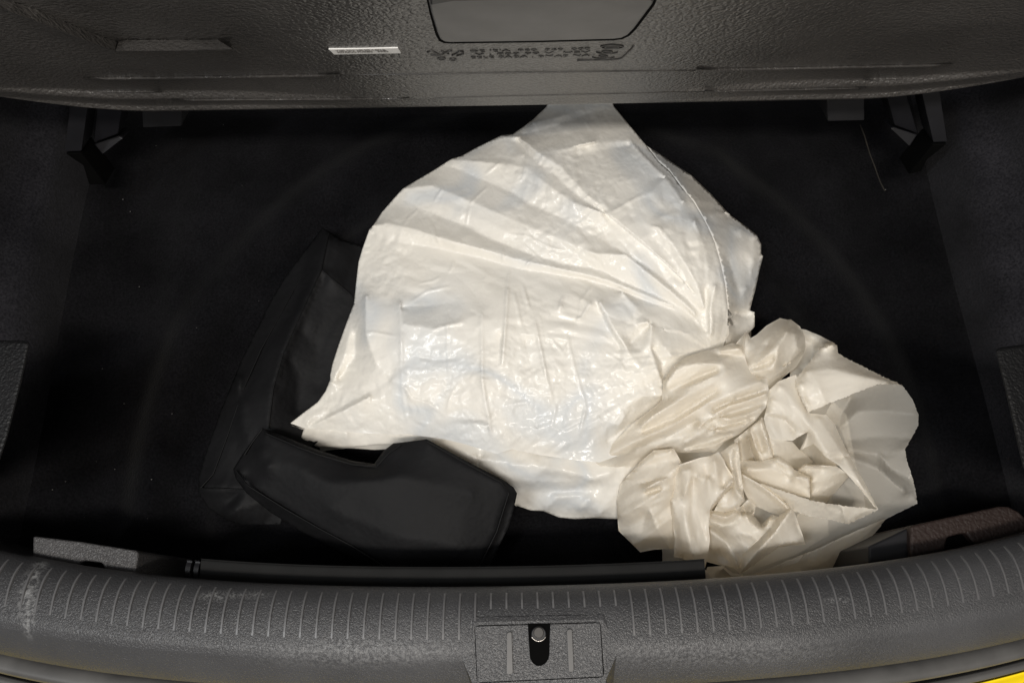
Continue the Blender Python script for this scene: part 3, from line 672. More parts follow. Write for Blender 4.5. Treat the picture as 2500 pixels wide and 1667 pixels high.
tail('knot_fold', [(300, 600, 9.0), (345, 560, 9.6), (352, 450, 10.4), (400, 380, 11.0), (470, 320, 11.2), (560, 290, 11.0), (650, 268, 10.8), (740, 238, 10.6), (790, 252, 10.4), (806, 300, 10.2), (830, 380, 10.4), (870, 425, 10.6), (935, 440, 10.2), (945, 520, 9.8), (925, 600, 9.4), (870, 672, 8.8), (780, 745, 8.4), (690, 795, 8.0), (640, 850, 7.4), (560, 850, 6.8), (470, 852, 6.4), (390, 842, 6.0), (300, 862, 5.8), (180, 930, 5.0), (30, 958, 4.6), (-30, 900, 5.6), (60, 810, 7.0), (180, 690, 8.4)],
     [[(380, 548, 10.2), (368, 460, 11.8), (440, 372, 12.8), (560, 350, 13.0), (690, 358, 12.4), (712, 380, 12.2)], [(392, 545, 11.2), (500, 482, 12.4), (620, 432, 12.8), (705, 388, 12.4)], [(410, 500, 10.9), (540, 435, 11.3), (650, 392, 11.4)],
      [(228, 705, 10.4), (300, 640, 11.6), (400, 582, 12.4), (560, 500, 12.8), (700, 402, 12.6)], [(240, 735, 8.9), (420, 655, 10.0), (560, 575, 10.5), (650, 505, 10.7)], [(60, 860, 7.8), (250, 762, 10.0), (420, 690, 11.0), (540, 612, 11.8), (622, 560, 11.4)], [(200, 830, 7.2), (400, 752, 8.3), (540, 672, 9.0)], [(300, 820, 7.6), (420, 772, 8.4), (520, 710, 9.0)],
      [(680, 282, 11.8), (780, 268, 12.0), (800, 300, 10.6)], [(640, 300, 11.0), (790, 310, 10.2)], [(480, 345, 12.4), (600, 315, 12.0), (720, 318, 11.4)]] +
     [[(622, 572, 11.4), (740, 522, 12.0), (900, 452, 11.6)], [(635, 612, 9.6), (760, 556, 9.9), (925, 505, 9.8)], [(625, 640, 11.3), (720, 590, 11.5), (820, 562, 11.6), (932, 520, 11.2)], [(580, 690, 9.4), (700, 640, 9.5), (830, 602, 9.7), (922, 565, 9.4)], [(545, 712, 10.8), (640, 650, 11.2), (740, 662, 11.0), (820, 640, 11.2), (900, 600, 10.6)],
      [(600, 735, 8.8), (720, 695, 9.0), (850, 655, 8.9)], [(470, 795, 8.8), (600, 720, 10.2), (700, 725, 10.4), (790, 705, 10.2), (870, 665, 9.6)], [(440, 835, 6.9), (600, 792, 7.6), (740, 752, 8.0)], [(480, 842, 7.6), (640, 812, 8.6), (720, 770, 9.0), (850, 690, 9.2), (925, 600, 9.8)],
      [(620, 570, 11.2), (630, 630, 10.4)], [(745, 530, 11.6), (740, 570, 10.8)], [(580, 660, 11.0), (575, 700, 10.0), (610, 720, 9.6)], [(820, 640, 11.2), (815, 685, 9.6)], [(700, 600, 11.3), (690, 650, 10.2)]], 21, -31, crumple=((60, 0.45, 0.4), (28, 0.24, 0.3), (14, 0.08, 0.1)))
sheet('neck_lobe', c('G', (210, 260, 8.6), (240, 190, 9.2), (300, 115, 9.6), (325, 160, 10.0), (360, 140, 10.0), (420, 85, 9.2), (500, 40, 8.4), (545, 50, 8.8), (565, 48, 8.6), (620, 90, 8.4), (650, 150, 8.2), (655, 210, 7.8), (640, 260, 7.2), (600, 330, 6.8), (520, 395, 7.0), (480, 440, 7.6), (430, 470, 8.2), (360, 420, 9.0), (290, 380, 9.6), (285, 300, 9.4)),
      [c('G', (300, 350, 10.2), (380, 300, 12.4), (440, 250, 13.0), (485, 200, 13.4)), c('G', (310, 365, 10.4), (400, 350, 12.0), (460, 345, 12.2), (480, 270, 13.2), (490, 205, 13.4)), c('G', (330, 335, 10.4), (410, 310, 11.2), (460, 280, 11.8)),
       c('G', (490, 200, 13.3), (540, 120, 12.8), (560, 55, 9.8)), c('G', (545, 60, 9.4), (590, 140, 11.8), (605, 220, 11.0), (560, 310, 9.8)), c('G', (300, 130, 10.8), (292, 200, 10.8), (290, 260, 10.2)), c('G', (350, 160, 10.4), (400, 200, 11.2), (430, 200, 11.4)), c('G', (480, 400, 8.8), (500, 350, 10.2), (560, 300, 9.8), (640, 230, 9.0)), c('G', (520, 330, 8.8), (580, 290, 8.8), (640, 250, 7.8))],
      M_FILM2, bag, seed=23, grain=-50, **TAIL)
sheet('back_lobe', c('G', (600, 100, 5.6), (655, 110, 6.0), (740, 145, 6.4), (825, 190, 6.4), (840, 245, 6.8), (800, 300, 6.4), (700, 380, 5.6), (560, 400, 5.0), (560, 260, 5.0)),
      [c('G', (735, 215, 7.2), (770, 200, 8.2), (820, 210, 7.8), (835, 240, 7.4)), c('G', (690, 130, 6.4), (700, 220, 5.4), (690, 300, 4.6)), c('G', (740, 225, 6.2), (720, 280, 5.8), (640, 350, 4.8))],
      M_FILM2, bag, seed=24, grain=30, **TAIL)
tail('inner_face', [(1560, 470, 8.5), (1640, 455, 8.2), (1690, 478, 7.8), (1745, 550, 7.0), (1780, 640, 6.4), (1778, 700, 6.2), (1740, 770, 6.2), (1705, 830, 6.6), (1715, 900, 7.0), (1740, 970, 7.0), (1762, 1050, 6.6), (1772, 1135, 6.0), (1660, 1190, 5.2), (1560, 1240, 4.8), (1480, 1320, 3.6), (1400, 1380, 3.2), (1300, 1440, 3.0), (1100, 1520, 2.8), (900, 1600, 2.6), (700, 1620, 2.4), (700, 1420, 2.2), (1000, 1300, 2.4), (1150, 1150, 2.2), (1280, 1000, 2.4), (1280, 800, 3.2), (1260, 640, 5.4), (1300, 560, 6.8), (1400, 510, 7.8)],
     [[(1336, 700, 4.8), (1352, 630, 6.8), (1400, 550, 8.2)], [(1350, 705, 3.6), (1440, 620, 4.4), (1600, 620, 4.7), (1765, 640, 6.0)], [(1380, 835, 5.0), (1500, 855, 5.4), (1600, 862, 5.6), (1695, 832, 6.7)], [(1390, 880, 3.4), (1550, 940, 3.6), (1700, 1070, 4.6)], [(1565, 868, 5.9), (1625, 940, 6.2), (1750, 1010, 7.0)], [(1490, 560, 6.2), (1520, 610, 4.8)], [(1400, 780, 4.0), (1560, 760, 4.6), (1740, 770, 6.0)], [(1420, 1180, 3.6), (1600, 1130, 4.4), (1765, 1110, 5.9)]],
     31, 10, M_FILM3, ragged=0.6, crumple=((80, 0.16, 0.3), (30, 0.05, 0.1)))
tail('folded_flap', [(1095, 440, 9.4), (1130, 395, 9.2), (1190, 320, 9.0), (1230, 262, 8.6), (1270, 238, 8.4), (1305, 235, 8.2), (1322, 252, 8.2), (1330, 295, 8.2), (1430, 350, 8.0), (1560, 415, 7.8), (1690, 476, 7.6), (1640, 466, 8.8), (1550, 470, 9.8), (1450, 510, 10.4), (1360, 545, 10.4), (1270, 580, 10.2), (1162, 627, 9.8), (1130, 560, 10.0), (1095, 480, 9.8)],
     [[(1150, 400, 10.4), (1300, 385, 10.8), (1450, 420, 10.6), (1600, 455, 9.4)], [(1105, 475, 10.2), (1150, 560, 10.6), (1170, 620, 10.0)], [(1120, 465, 10.6), (1160, 545, 10.2), (1185, 610, 10.0)], [(1190, 410, 10.6), (1230, 500, 11.0), (1260, 575, 10.5)], [(1232, 268, 9.4), (1290, 246, 10.0), (1316, 258, 9.6)], [(1200, 330, 9.6), (1280, 320, 9.6), (1380, 350, 9.0)]],
     32, -12, ragged=0.9, crumple=((60, 0.16, 0.3), (22, 0.07, 0.2)))
tail('tail_band', [(930, 600, 8.8), (930, 560, 9.2), (945, 500, 9.5), (1000, 450, 9.7), (1095, 415, 9.4), (1115, 480, 9.4), (1140, 560, 9.2), (1165, 630, 9.0), (1265, 640, 8.6), (1310, 690, 8.2), (1340, 760, 8.0), (1380, 840, 8.0), (1440, 950, 8.2), (1500, 1060, 8.2), (1555, 1167, 7.8), (1530, 1150, 8.0), (1450, 1050, 8.4), (1370, 960, 8.9), (1330, 920, 9.2), (1260, 875, 9.2), (1192, 800, 8.6), (1165, 815, 7.6), (1130, 832, 7.0), (1155, 765, 8.0), (1160, 737, 8.4), (1110, 760, 8.2), (1075, 785, 8.2), (1000, 780, 8.0), (950, 775, 8.0), (930, 720, 8.4), (915, 660, 8.8)],
     [[(960, 560, 10.2), (1060, 600, 9.8), (1130, 660, 9.4), (1200, 740, 9.4), (1260, 840, 9.6)], [(950, 630, 9.6), (1040, 645, 9.4), (1100, 700, 8.8), (1158, 738, 8.9)], [(935, 650, 8.4), (1030, 665, 8.2), (1090, 730, 7.7)], [(1275, 860, 9.8), (1320, 848, 9.3), (1390, 858, 8.4)], [(1290, 880, 9.0), (1390, 870, 8.0)], [(1220, 660, 9.4), (1300, 770, 9.1), (1380, 900, 8.9), (1470, 1050, 8.8), (1540, 1155, 8.2)], [(1000, 480, 10.2), (1080, 540, 9.9), (1150, 640, 9.5)]],
     33, 58, ragged=0.4, crumple=((66, 0.35, 0.45), (30, 0.14, 0.2)))
tail('tail_tube', [(750, 780, 7.0), (800, 740, 8.0), (850, 700, 8.4), (905, 655, 8.8), (930, 720, 8.2), (950, 790, 7.6), (975, 885, 6.4), (920, 920, 5.6), (860, 910, 5.4), (820, 920, 5.6), (780, 960, 5.8), (765, 880, 6.4)],
     [[(840, 725, 9.2), (868, 820, 8.6), (905, 890, 7.2)], [(830, 760, 5.8), (845, 840, 4.6), (868, 890, 4.0)], [(900, 680, 9.6), (935, 780, 8.8), (968, 878, 7.2)], [(870, 740, 7.6), (905, 840, 6.2)], [(785, 790, 8.4), (795, 870, 7.4), (800, 930, 6.6)]], 42, 75)
tail('tail_fold', [(945, 772, 8.0), (1000, 778, 7.8), (1075, 790, 7.4), (1110, 830, 5.0), (1150, 860, 3.4), (1195, 905, 2.6), (1110, 945, 3.4), (1040, 920, 5.0), (970, 885, 6.4)],
     [[(970, 800, 7.8), (1040, 830, 6.2), (1090, 890, 4.2)]], 43, 30, crumple=((66, 0.45, 0.45), (32, 0.18, 0.3)))
tail('hole_lining', [(1120, 830, 5.6), (1160, 745, 7.4), (1195, 800, 8.0), (1260, 870, 8.2), (1330, 922, 8.0), (1240, 935, 4.0), (1170, 900, 1.6), (1120, 870, 2.0)],
     [[(1190, 805, 7.4), (1180, 890, 2.0)]], 44, 40, crumple=((50, 0.12, 0.3),))
tail('pocket_fold', [(1102, 955, 6.0), (1112, 940, 7.4), (1140, 915, 8.2), (1220, 920, 8.6), (1320, 925, 9.1), (1372, 962, 8.6), (1388, 985, 7.2), (1350, 1030, 4.4), (1300, 1090, 2.4), (1290, 1145, 1.8), (1180, 1155, 3.6), (1172, 1100, 5.0), (1168, 985, 6.2)],
     [[(1150, 965, 8.8), (1240, 952, 7.6), (1325, 930, 9.2)], [(1175, 1020, 7.4), (1280, 985, 7.9), (1362, 957, 8.7)], [(1112, 948, 8.0), (1150, 922, 9.0), (1230, 930, 8.6)], [(1160, 940, 8.0), (1250, 942, 7.6)], [(1180, 1080, 5.8), (1270, 1050, 6.0), (1340, 1000, 6.6)]], 34, -22)
tail('pocket_floor', [(1270, 1160, 0.8), (1290, 1060, 1.0), (1360, 965, 2.0), (1440, 1050, 2.6), (1548, 1166, 6.2), (1400, 1165, 1.2)], [[(1310, 1090, 0.7), (1420, 1120, 1.0)]], 45, 0, M_FILM3, crumple=((60, 0.08, 0.2),))
tail('crumpled_face', [(765, 880, 6.0), (820, 893, 6.4), (900, 898, 6.8), (970, 880, 7.6), (1000, 870, 8.2), (1050, 903, 7.8), (1085, 945, 7.4), (1172, 985, 8.0), (1174, 1105, 7.4), (1050, 1080, 6.6), (920, 1030, 6.2), (795, 975, 6.0)],
     [[(980, 884, 9.0), (1012, 905, 8.8), (1062, 926, 8.4)], [(1090, 985, 9.0), (1167, 990, 9.2), (1172, 1040, 8.6)], [(1094, 992, 8.8), (1100, 1032, 7.8), (1165, 1075, 7.8)], [(820, 945, 7.6), (950, 940, 8.2), (1060, 975, 7.8)], [(1000, 930, 7.8), (1060, 1000, 7.2)]], 35, 20, crumple=((66, 0.55, 0.45), (32, 0.26, 0.3), (15, 0.07, 0)))
tail('hem_strip', [(860, 1012, 9.0), (950, 1040, 9.2), (1050, 1075, 9.4), (1170, 1113, 9.4), (1270, 1135, 9.4), (1380, 1150, 9.2), (1555, 1167, 7.9), (1470, 1212, 7.0), (1385, 1250, 6.4), (1300, 1228, 6.8), (1180, 1207, 7.0), (1090, 1182, 7.0), (1040, 1132, 7.2), (960, 1074, 7.9)],
     [[(960, 1060, 8.9), (1090, 1120, 8.7), (1240, 1160, 8.6), (1350, 1175, 8.4)], [(1352, 1160, 9.4), (1365, 1205, 8.4), (1382, 1244, 7.0)], [(1386, 1240, 7.2), (1440, 1190, 8.4), (1540, 1170, 8.0)]], 36, 12, ragged=0.8, crumple=((60, 0.1, 0.2), (22, 0.03, 0)))
tail('curl_band', [(785, 962, 8.8), (850, 1000, 8.8), (930, 1045, 8.4), (1000, 1095, 8.0), (1064, 1160, 7.8), (1040, 1205, 5.4), (960, 1190, 4.6), (870, 1148, 5.0), (828, 1112, 6.0), (798, 1050, 7.2)],
     [[(797, 972, 9.6), (900, 1030, 9.3), (1000, 1108, 8.7), (1062, 1166, 8.3)], [(800, 990, 8.8), (880, 1060, 7.6), (980, 1140, 6.8), (1040, 1180, 6.6)]], 46, 35, crumple=((66, 0.45, 0.45), (32, 0.18, 0.3)))
tail('front_facet', [(1068, 1160, 8.4), (1088, 1190, 8.0), (1122, 1280, 7.0), (1150, 1364, 5.6), (1060, 1368, 5.6), (1000, 1378, 5.8), (920, 1432, 5.8), (850, 1482, 6.0), (785, 1530, 6.2), (745, 1490, 5.2), (790, 1400, 5.4), (870, 1330, 5.2), (940, 1262, 5.6), (1005, 1200, 6.8)],
     [[(1066, 1168, 9.3), (980, 1290, 8.5), (880, 1400, 7.9), (787, 1518, 7.0)], [(1070, 1172, 8.9), (1085, 1260, 7.6), (1115, 1342, 6.6)], [(1004, 1370, 6.6), (1115, 1342, 7.0)], [(1100, 1250, 7.0), (1145, 1355, 6.2)], [(960, 1280, 6.6), (870, 1380, 6.4)]], 37, 60, crumple=((66, 0.55, 0.45), (32, 0.26, 0.3), (15, 0.07, 0)))
tail('bowl', [(605, 1170, 6.4), (700, 1185, 6.2), (790, 1148, 6.8), (832, 1108, 7.0), (872, 1146, 5.4), (858, 1200, 3.8), (900, 1250, 3.6), (960, 1195, 5.0), (1005, 1212, 6.4), (945, 1275, 6.4), (880, 1345, 6.4), (800, 1415, 6.6), (775, 1500, 6.4), (700, 1480, 4.6), (600, 1440, 4.4), (595, 1300, 5.6)],
     [[(612, 1280, 7.2), (690, 1338, 8.4), (740, 1410, 8.0), (782, 1495, 7.4)], [(800, 1160, 8.0), (832, 1232, 6.8), (890, 1275, 6.2), (925, 1330, 6.4)], [(792, 1165, 4.2), (815, 1190, 2.6), (850, 1170, 3.0)], [(692, 1340, 8.2), (770, 1300, 5.6), (840, 1310, 5.6), (880, 1340, 6.2)], [(625, 1190, 7.4), (700, 1215, 7.8), (760, 1185, 7.8)], [(620, 1230, 5.4), (700, 1260, 5.0), (760, 1230, 5.6)], [(950, 1215, 7.0), (930, 1260, 6.6)], [(640, 1400, 5.0), (720, 1460, 4.6)]], 47, 45, crumple=((66, 0.55, 0.45), (32, 0.26, 0.3), (15, 0.07, 0)))
tail('mid_pleat', [(675, 850, 8.6), (720, 815, 9.6), (768, 786, 10.2), (780, 860, 9.8), (785, 940, 9.4), (800, 1060, 8.8), (808, 1118, 8.4), (770, 1160, 7.0), (700, 1195, 5.6), (630, 1190, 6.0), (670, 1110, 7.4), (735, 1030, 8.2), (735, 980, 8.6), (700, 900, 8.8)],
     [[(762, 798, 11.0), (722, 880, 9.6), (738, 965, 9.8)], [(742, 960, 10.4), (762, 1060, 9.6), (802, 1110, 9.2)], [(760, 840, 9.2), (765, 940, 8.6), (780, 1050, 8.2)], [(660, 1150, 7.4), (730, 1160, 7.6), (780, 1125, 8.4)]], 48, 75, crumple=((66, 0.55, 0.45), (32, 0.26, 0.3), (15, 0.07, 0)))
tail('left_lobe', [(172, 962, 5.6), (240, 888, 7.2), (300, 838, 8.2), (360, 833, 8.4), (412, 826, 8.6), (442, 880, 8.4), (458, 915, 8.2), (440, 1000, 7.4), (410, 1080, 6.6), (430, 1250, 4.4), (450, 1390, 2.8), (380, 1388, 2.0), (300, 1392, 1.6), (225, 1407, 1.4), (170, 1352, 1.4), (103, 1287, 1.6), (96, 1200, 2.4), (93, 1120, 3.6), (113, 1030, 4.6), (150, 982, 5.2)],
     [[(180, 955, 6.8), (290, 1000, 8.4), (370, 990, 8.6), (450, 920, 9.2)], [(190, 938, 7.0), (300, 888, 8.9), (402, 838, 9.3)], [(302, 862, 9.2), (312, 930, 8.2), (350, 960, 8.6)], [(395, 850, 9.2), (410, 900, 8.4), (445, 915, 8.6)], [(130, 1000, 6.0), (250, 1022, 7.2), (295, 1005, 7.8)], [(250, 1050, 8.8), (320, 1012, 9.4), (372, 992, 9.2)], [(262, 1072, 6.6), (335, 1058, 6.8)],
      [(110, 1200, 4.4), (190, 1160, 6.4), (270, 1110, 7.6), (340, 1062, 8.4), (390, 1050, 8.2)], [(280, 1178, 7.2), (330, 1280, 5.6), (392, 1395, 2.8)], [(250, 1200, 5.0), (232, 1300, 3.0), (222, 1400, 1.8)], [(300, 1150, 6.6), (380, 1130, 6.6)]], 38, -30, skirt=True)
tail('front_lobe', [(383, 1060, 6.6), (398, 1000, 7.8), (438, 918, 9.0), (500, 898, 9.6), (560, 878, 9.8), (620, 868, 9.8), (662, 846, 9.8), (692, 890, 9.8), (702, 920, 9.8), (757, 1000, 9.4), (750, 1032, 9.0), (690, 1092, 8.2), (614, 1182, 7.4), (607, 1260, 7.0), (614, 1340, 6.8), (602, 1430, 6.4), (585, 1500, 6.0), (625, 1550, 5.6), (625, 1620, 4.6), (495, 1620, 4.4), (508, 1540, 5.0), (468, 1445, 4.8), (412, 1432, 4.2), (418, 1330, 4.8), (398, 1200, 5.8)],
     [[(455, 962, 10.2), (495, 945, 11.0), (502, 1000, 10.4), (470, 1092, 9.4)], [(545, 990, 10.8), (580, 1012, 10.0), (610, 1000, 10.8), (614, 1180, 8.4), (617, 1300, 7.8)], [(520, 1000, 9.2), (520, 1150, 8.0), (530, 1300, 7.2), (570, 1490, 6.6)], [(640, 895, 10.8), (652, 970, 10.4)], [(752, 1005, 10.6), (690, 1062, 10.2), (618, 1168, 8.8)], [(395, 1112, 7.6), (440, 1250, 7.4), (482, 1430, 6.4), (520, 1560, 5.8)], [(680, 960, 9.6), (690, 1040, 8.6)], [(430, 1050, 8.0), (470, 1200, 8.2), (500, 1350, 7.8), (530, 1480, 7.0)], [(590, 930, 9.6), (600, 980, 9.4)]], 39, 82, skirt=True)
sheet('front_edge', c('F', (1080, 1210, 5.0), (1300, 1150, 5.4), (1480, 1070, 5.8), (1700, 985, 6.0), (1900, 890, 6.2), (2060, 820, 6.4), (2240, 740, 6.4), (2290, 730, 5.8), (2180, 880, 4.4), (2060, 990, 3.6), (1960, 1080, 3.2), (1900, 1180, 2.8), (1700, 1250, 2.8), (1400, 1290, 2.8), (1080, 1290, 2.8)),
      [c('F', (1440, 1120, 5.6), (1560, 1090, 5.8), (1640, 1000, 6.2), (1660, 1060, 5.6), (1720, 1080, 5.4), (1730, 990, 6.0)), c('F', (1860, 900, 6.4), (1920, 920, 5.8), (2100, 860, 5.6)), c('F', (1500, 1150, 4.6), (1600, 1130, 5.0), (1750, 1140, 4.2)), c('F', (1900, 1080, 4.0), (2000, 980, 4.6), (2150, 860, 5.0))],
      M_FILM3, bag, crisp=44, step=3.6, ragged=0.6, soft=0, seed=40, grain=-25, gain=1.2, crumple=((80, 0.45, 0.3), (34, 0.14, 0.1), (16, 0.04, 0)))
sheet('front_scrap', c('F', (830, 1120, 5.0), (960, 1110, 5.4), (1040, 1170, 5.2), (1120, 1180, 5.0), (1120, 1290, 4.2), (840, 1300, 4.2), (800, 1200, 4.6)),
      [c('F', (880, 1190, 5.0), (960, 1130, 6.2), (1030, 1200, 5.4)), c('F', (960, 1130, 6.2), (960, 1250, 4.8))], M_FILM2, bag, crisp=44, step=3.6, soft=0, seed=41, grain=40, gain=1.45, crumple=((70, 1.1, 0.5), (32, 0.42, 0.3), (15, 0.10, 0.0)))

# ------------------------------------------------------------------ black fabric bag
fb = empty('fabric_bag', at(800, 1150, 0.0))
tag(fb, 'limp black fabric bag lying in an L shape under the white plastic bag', 'fabric bag')
sheet('long_section', c('A', (575, 95, 3.0), (600, 110, 3.6), (650, 145, 3.8), (760, 180, 3.4), (820, 300, 3.4), (800, 500, 3.2), (760, 700, 3.0), (640, 900, 2.6), (520, 1020, 3.0), (460, 1150, 3.0), (400, 1330, 2.0), (240, 1332, 1.8), (180, 1312, 1.8), (100, 1262, 1.8), (58, 1200, 2.2), (60, 1130, 2.4), (90, 1030, 2.4), (150, 860, 2.4), (240, 640, 2.4), (370, 380, 2.4), (440, 270, 2.6), (510, 180, 2.8)),
      [c('A', (600, 120, 5.0), (570, 270, 5.6), (490, 440, 6.0), (410, 620, 6.0), (370, 760, 5.8), (350, 930, 5.4), (330, 1000, 5.0)), c('A', (640, 150, 4.6), (585, 290, 4.8), (510, 440, 5.2), (430, 620, 5.2), (385, 760, 5.0)), c('A', (575, 275, 5.8), (640, 330, 5.2), (700, 380, 4.4)),
       c('A', (520, 240, 3.4), (420, 420, 3.6), (320, 600, 3.8), (240, 780, 3.8), (180, 960, 3.6), (120, 1120, 3.4)), c('A', (540, 210, 4.4), (470, 400, 4.0), (380, 540, 4.2)), c('A', (430, 640, 4.4), (480, 720, 3.4), (470, 860, 2.8)), c('A', (480, 520, 4.8), (560, 600, 3.6), (560, 760, 2.8)),
       c('A', (225, 720, 4.6), (245, 900, 5.0), (265, 980, 4.8)), c('A', (330, 800, 5.4), (300, 900, 5.2), (265, 985, 4.8)), c('A', (65, 1180, 3.6), (140, 1180, 4.0), (250, 1185, 4.0)), c('A', (180, 1310, 3.0), (190, 1280, 3.8), (250, 1195, 4.2)), c('A', (240, 1325, 2.8), (210, 1270, 4.2), (320, 1230, 3.8)), c('A', (110, 1240, 2.6), (170, 1260, 2.8), (230, 1200, 3.2))],
      M_FABRIC, fb, step=5, skirt=True, soft=3, post=3, seed=51, grain=-62, crumple=((70, 0.30, 0.3), (34, 0.08, 0.1)))
sheet('lower_section', c('A', (325, 928, 7.2), (400, 955, 7.4), (480, 990, 7.6), (560, 1020, 7.4), (700, 1065, 7.0), (790, 1077, 6.8), (830, 1022, 7.2), (870, 992, 7.6), (1010, 975, 8.6), (1180, 1068, 8.2), (1330, 1145, 7.6), (1370, 1175, 7.2), (1385, 1200, 6.6), (1370, 1270, 6.0), (1350, 1340, 5.6), (1290, 1460, 5.2), (1230, 1600, 4.8), (940, 1600, 4.0), (860, 1545, 3.6), (700, 1470, 3.4), (480, 1355, 3.4), (360, 1280, 3.6), (260, 1200, 4.2), (215, 1140, 5.2), (203, 1100, 5.8), (240, 1040, 6.4), (290, 970, 7.0)),
      [c('A', (215, 1105, 6.6), (260, 1165, 7.0), (420, 1265, 6.6), (560, 1345, 6.4), (700, 1420, 6.2), (850, 1515, 6.0), (930, 1580, 5.8)), c('A', (230, 1130, 5.2), (340, 1240, 4.8), (560, 1370, 4.6), (860, 1540, 4.4)),
       c('A', (340, 950, 8.0), (480, 1010, 8.2), (560, 1040, 8.0), (700, 1080, 7.6), (800, 1090, 7.4), (850, 1035, 7.9), (900, 1000, 8.3)), c('A', (320, 1020, 8.0), (600, 1160, 8.6), (900, 1130, 9.0), (1200, 1200, 8.4)), c('A', (600, 1260, 8.0), (900, 1380, 7.8), (1150, 1420, 7.2)),
       c('A', (1010, 985, 8.9), (1180, 1080, 8.6), (1320, 1155, 8.0), (1350, 1200, 7.4), (1300, 1360, 6.6), (1200, 1560, 5.8)), c('A', (1340, 1240, 6.2), (1290, 1400, 5.6), (1220, 1560, 5.0)), c('A', (330, 1100, 7.9), (350, 1090, 8.4), (370, 1070, 8.2))],
      M_FABRIC, fb, step=5, skirt=True, soft=3, post=3, seed=52, crumple=((110, 0.16, 0.3),))

def seam(pts, parent, rad=0.0008):
    V_ = [at(x, y, h / 100.0) for x, y, h in resample(pts, 14)]
    rings = []; n = 6
    for i_, q in enumerate(V_):
        d = (V_[min(i_ + 1, len(V_) - 1)] - V_[max(i_ - 1, 0)]).normalized(); s_ = d.cross(Vector((0, 0, 1))).normalized(); t_ = s_.cross(d)
        rings.append([q + (s_ * math.cos(a) + t_ * math.sin(a)) * rad for a in (2 * math.pi * k_ / n for k_ in range(n))])
    VV, FF = loft(rings, True)
    return mesh('seam', VV, FF, M_SEAM, parent)
M_SEAM = mat_plain('seam_tape', (0.004, 0.004, 0.0045, 1), 0.6, spec=0.2)
seam(c('A', (600, 120, 5.1), (570, 270, 5.7), (490, 440, 6.1), (410, 620, 6.1), (370, 760, 5.9), (350, 930, 5.5)), fb)
seam(c('A', (520, 240, 3.5), (420, 420, 3.7), (320, 600, 3.9), (240, 780, 3.9), (180, 960, 3.7), (120, 1120, 3.5), (65, 1180, 3.6)), fb)
seam(c('A', (575, 275, 5.9), (640, 330, 5.3), (700, 380, 4.5)), fb)
seam(c('A', (65, 1180, 3.7), (140, 1180, 4.1), (250, 1185, 4.1)), fb)
seam(c('A', (340, 950, 8.05), (480, 1010, 8.25), (560, 1040, 8.05), (700, 1080, 7.65), (800, 1090, 7.45), (850, 1035, 7.95), (900, 1000, 8.35)), fb)
seam(c('A', (215, 1105, 6.65), (260, 1165, 7.05), (420, 1265, 6.65), (560, 1345, 6.45), (700, 1420, 6.25), (850, 1515, 6.05), (930, 1580, 5.85)), fb)
seam(c('A', (1010, 985, 8.95), (1180, 1080, 8.65), (1320, 1155, 8.05), (1350, 1200, 7.45), (1300, 1360, 6.65), (1200, 1560, 5.85)), fb)
seam(c('A', (250, 1040, 6.9), (285, 985, 7.2), (325, 932, 7.4)), fb)

# ------------------------------------------------------------------ small builders
def cut_plate(outline, holes=()):
    """triangulated 2-D plate with holes -> verts2d, tris"""
    pts = [Vector(p) for p in outline]; faces = [list(range(len(outline)))]; edges = []
    for h in holes:
        b0 = len(pts); pts += [Vector(p) for p in h]
        edges += [(b0 + k, b0 + (k + 1) % len(h)) for k in range(len(h))]
    vo, eo, fo, *_ = delaunay_2d_cdt(pts, edges, faces, 1, 1e-7)
    out = []
    for f in fo:
        cx = sum(vo[k].x for k in f) / len(f); cy = sum(vo[k].y for k in f) / len(f)
        if not any(inside(h, np.array([cx]), np.array([cy]))[0] for h in holes): out.append(tuple(f))
    return vo, out
def slab(name, outline, place, depth_vec, m, parent=None, holes=(), bevel=0.0):
    """plate outline (2-D) put in space by place(u, v), given thickness along depth_vec"""
    vo, tris = cut_plate(outline, holes)
    bm = bmesh.new()
    vs = [bm.verts.new(place(v.x, v.y)) for v in vo]
    for f in tris:
        try: bm.faces.new([vs[k] for k in f])
        except ValueError: pass
    bmesh.ops.delete(bm, geom=[v for v in bm.verts if not v.link_faces], context='VERTS')
    bmesh.ops.dissolve_limit(bm, angle_limit=0.001, verts=bm.verts, edges=bm.edges) if not holes else None
    r = bmesh.ops.extrude_face_region(bm, geom=bm.faces[:])
    bmesh.ops.translate(bm, verts=[e for e in r['geom'] if isinstance(e, bmesh.types.BMVert)], vec=depth_vec)
    o = from_bm(name, bm, m, parent, smooth=False)
    if bevel: bevel_mod(o, bevel, 3)
    return o
def rounded(pts, rad, k=5):
    """round the corners of a polygon"""
    out = []; n = len(pts)
    for i in range(n):
        p0, p1, p2 = (np.array(pts[(i + d) % n], float) for d in (-1, 0, 1))
        a = p0 - p1; b = p2 - p1; ra = min(rad, 0.45 * np.linalg.norm(a), 0.45 * np.linalg.norm(b))
        A_ = p1 + a / np.linalg.norm(a) * ra; B_ = p1 + b / np.linalg.norm(b) * ra
        for t in np.linspace(0, 1, k): out.append(tuple((1 - t) ** 2 * A_ + 2 * t * (1 - t) * p1 + t * t * B_))
    return out
def px(k, *pts):
    x0, y0, s = k
    return [(x0 + u / s, y0 + v / s) for u, v in pts]
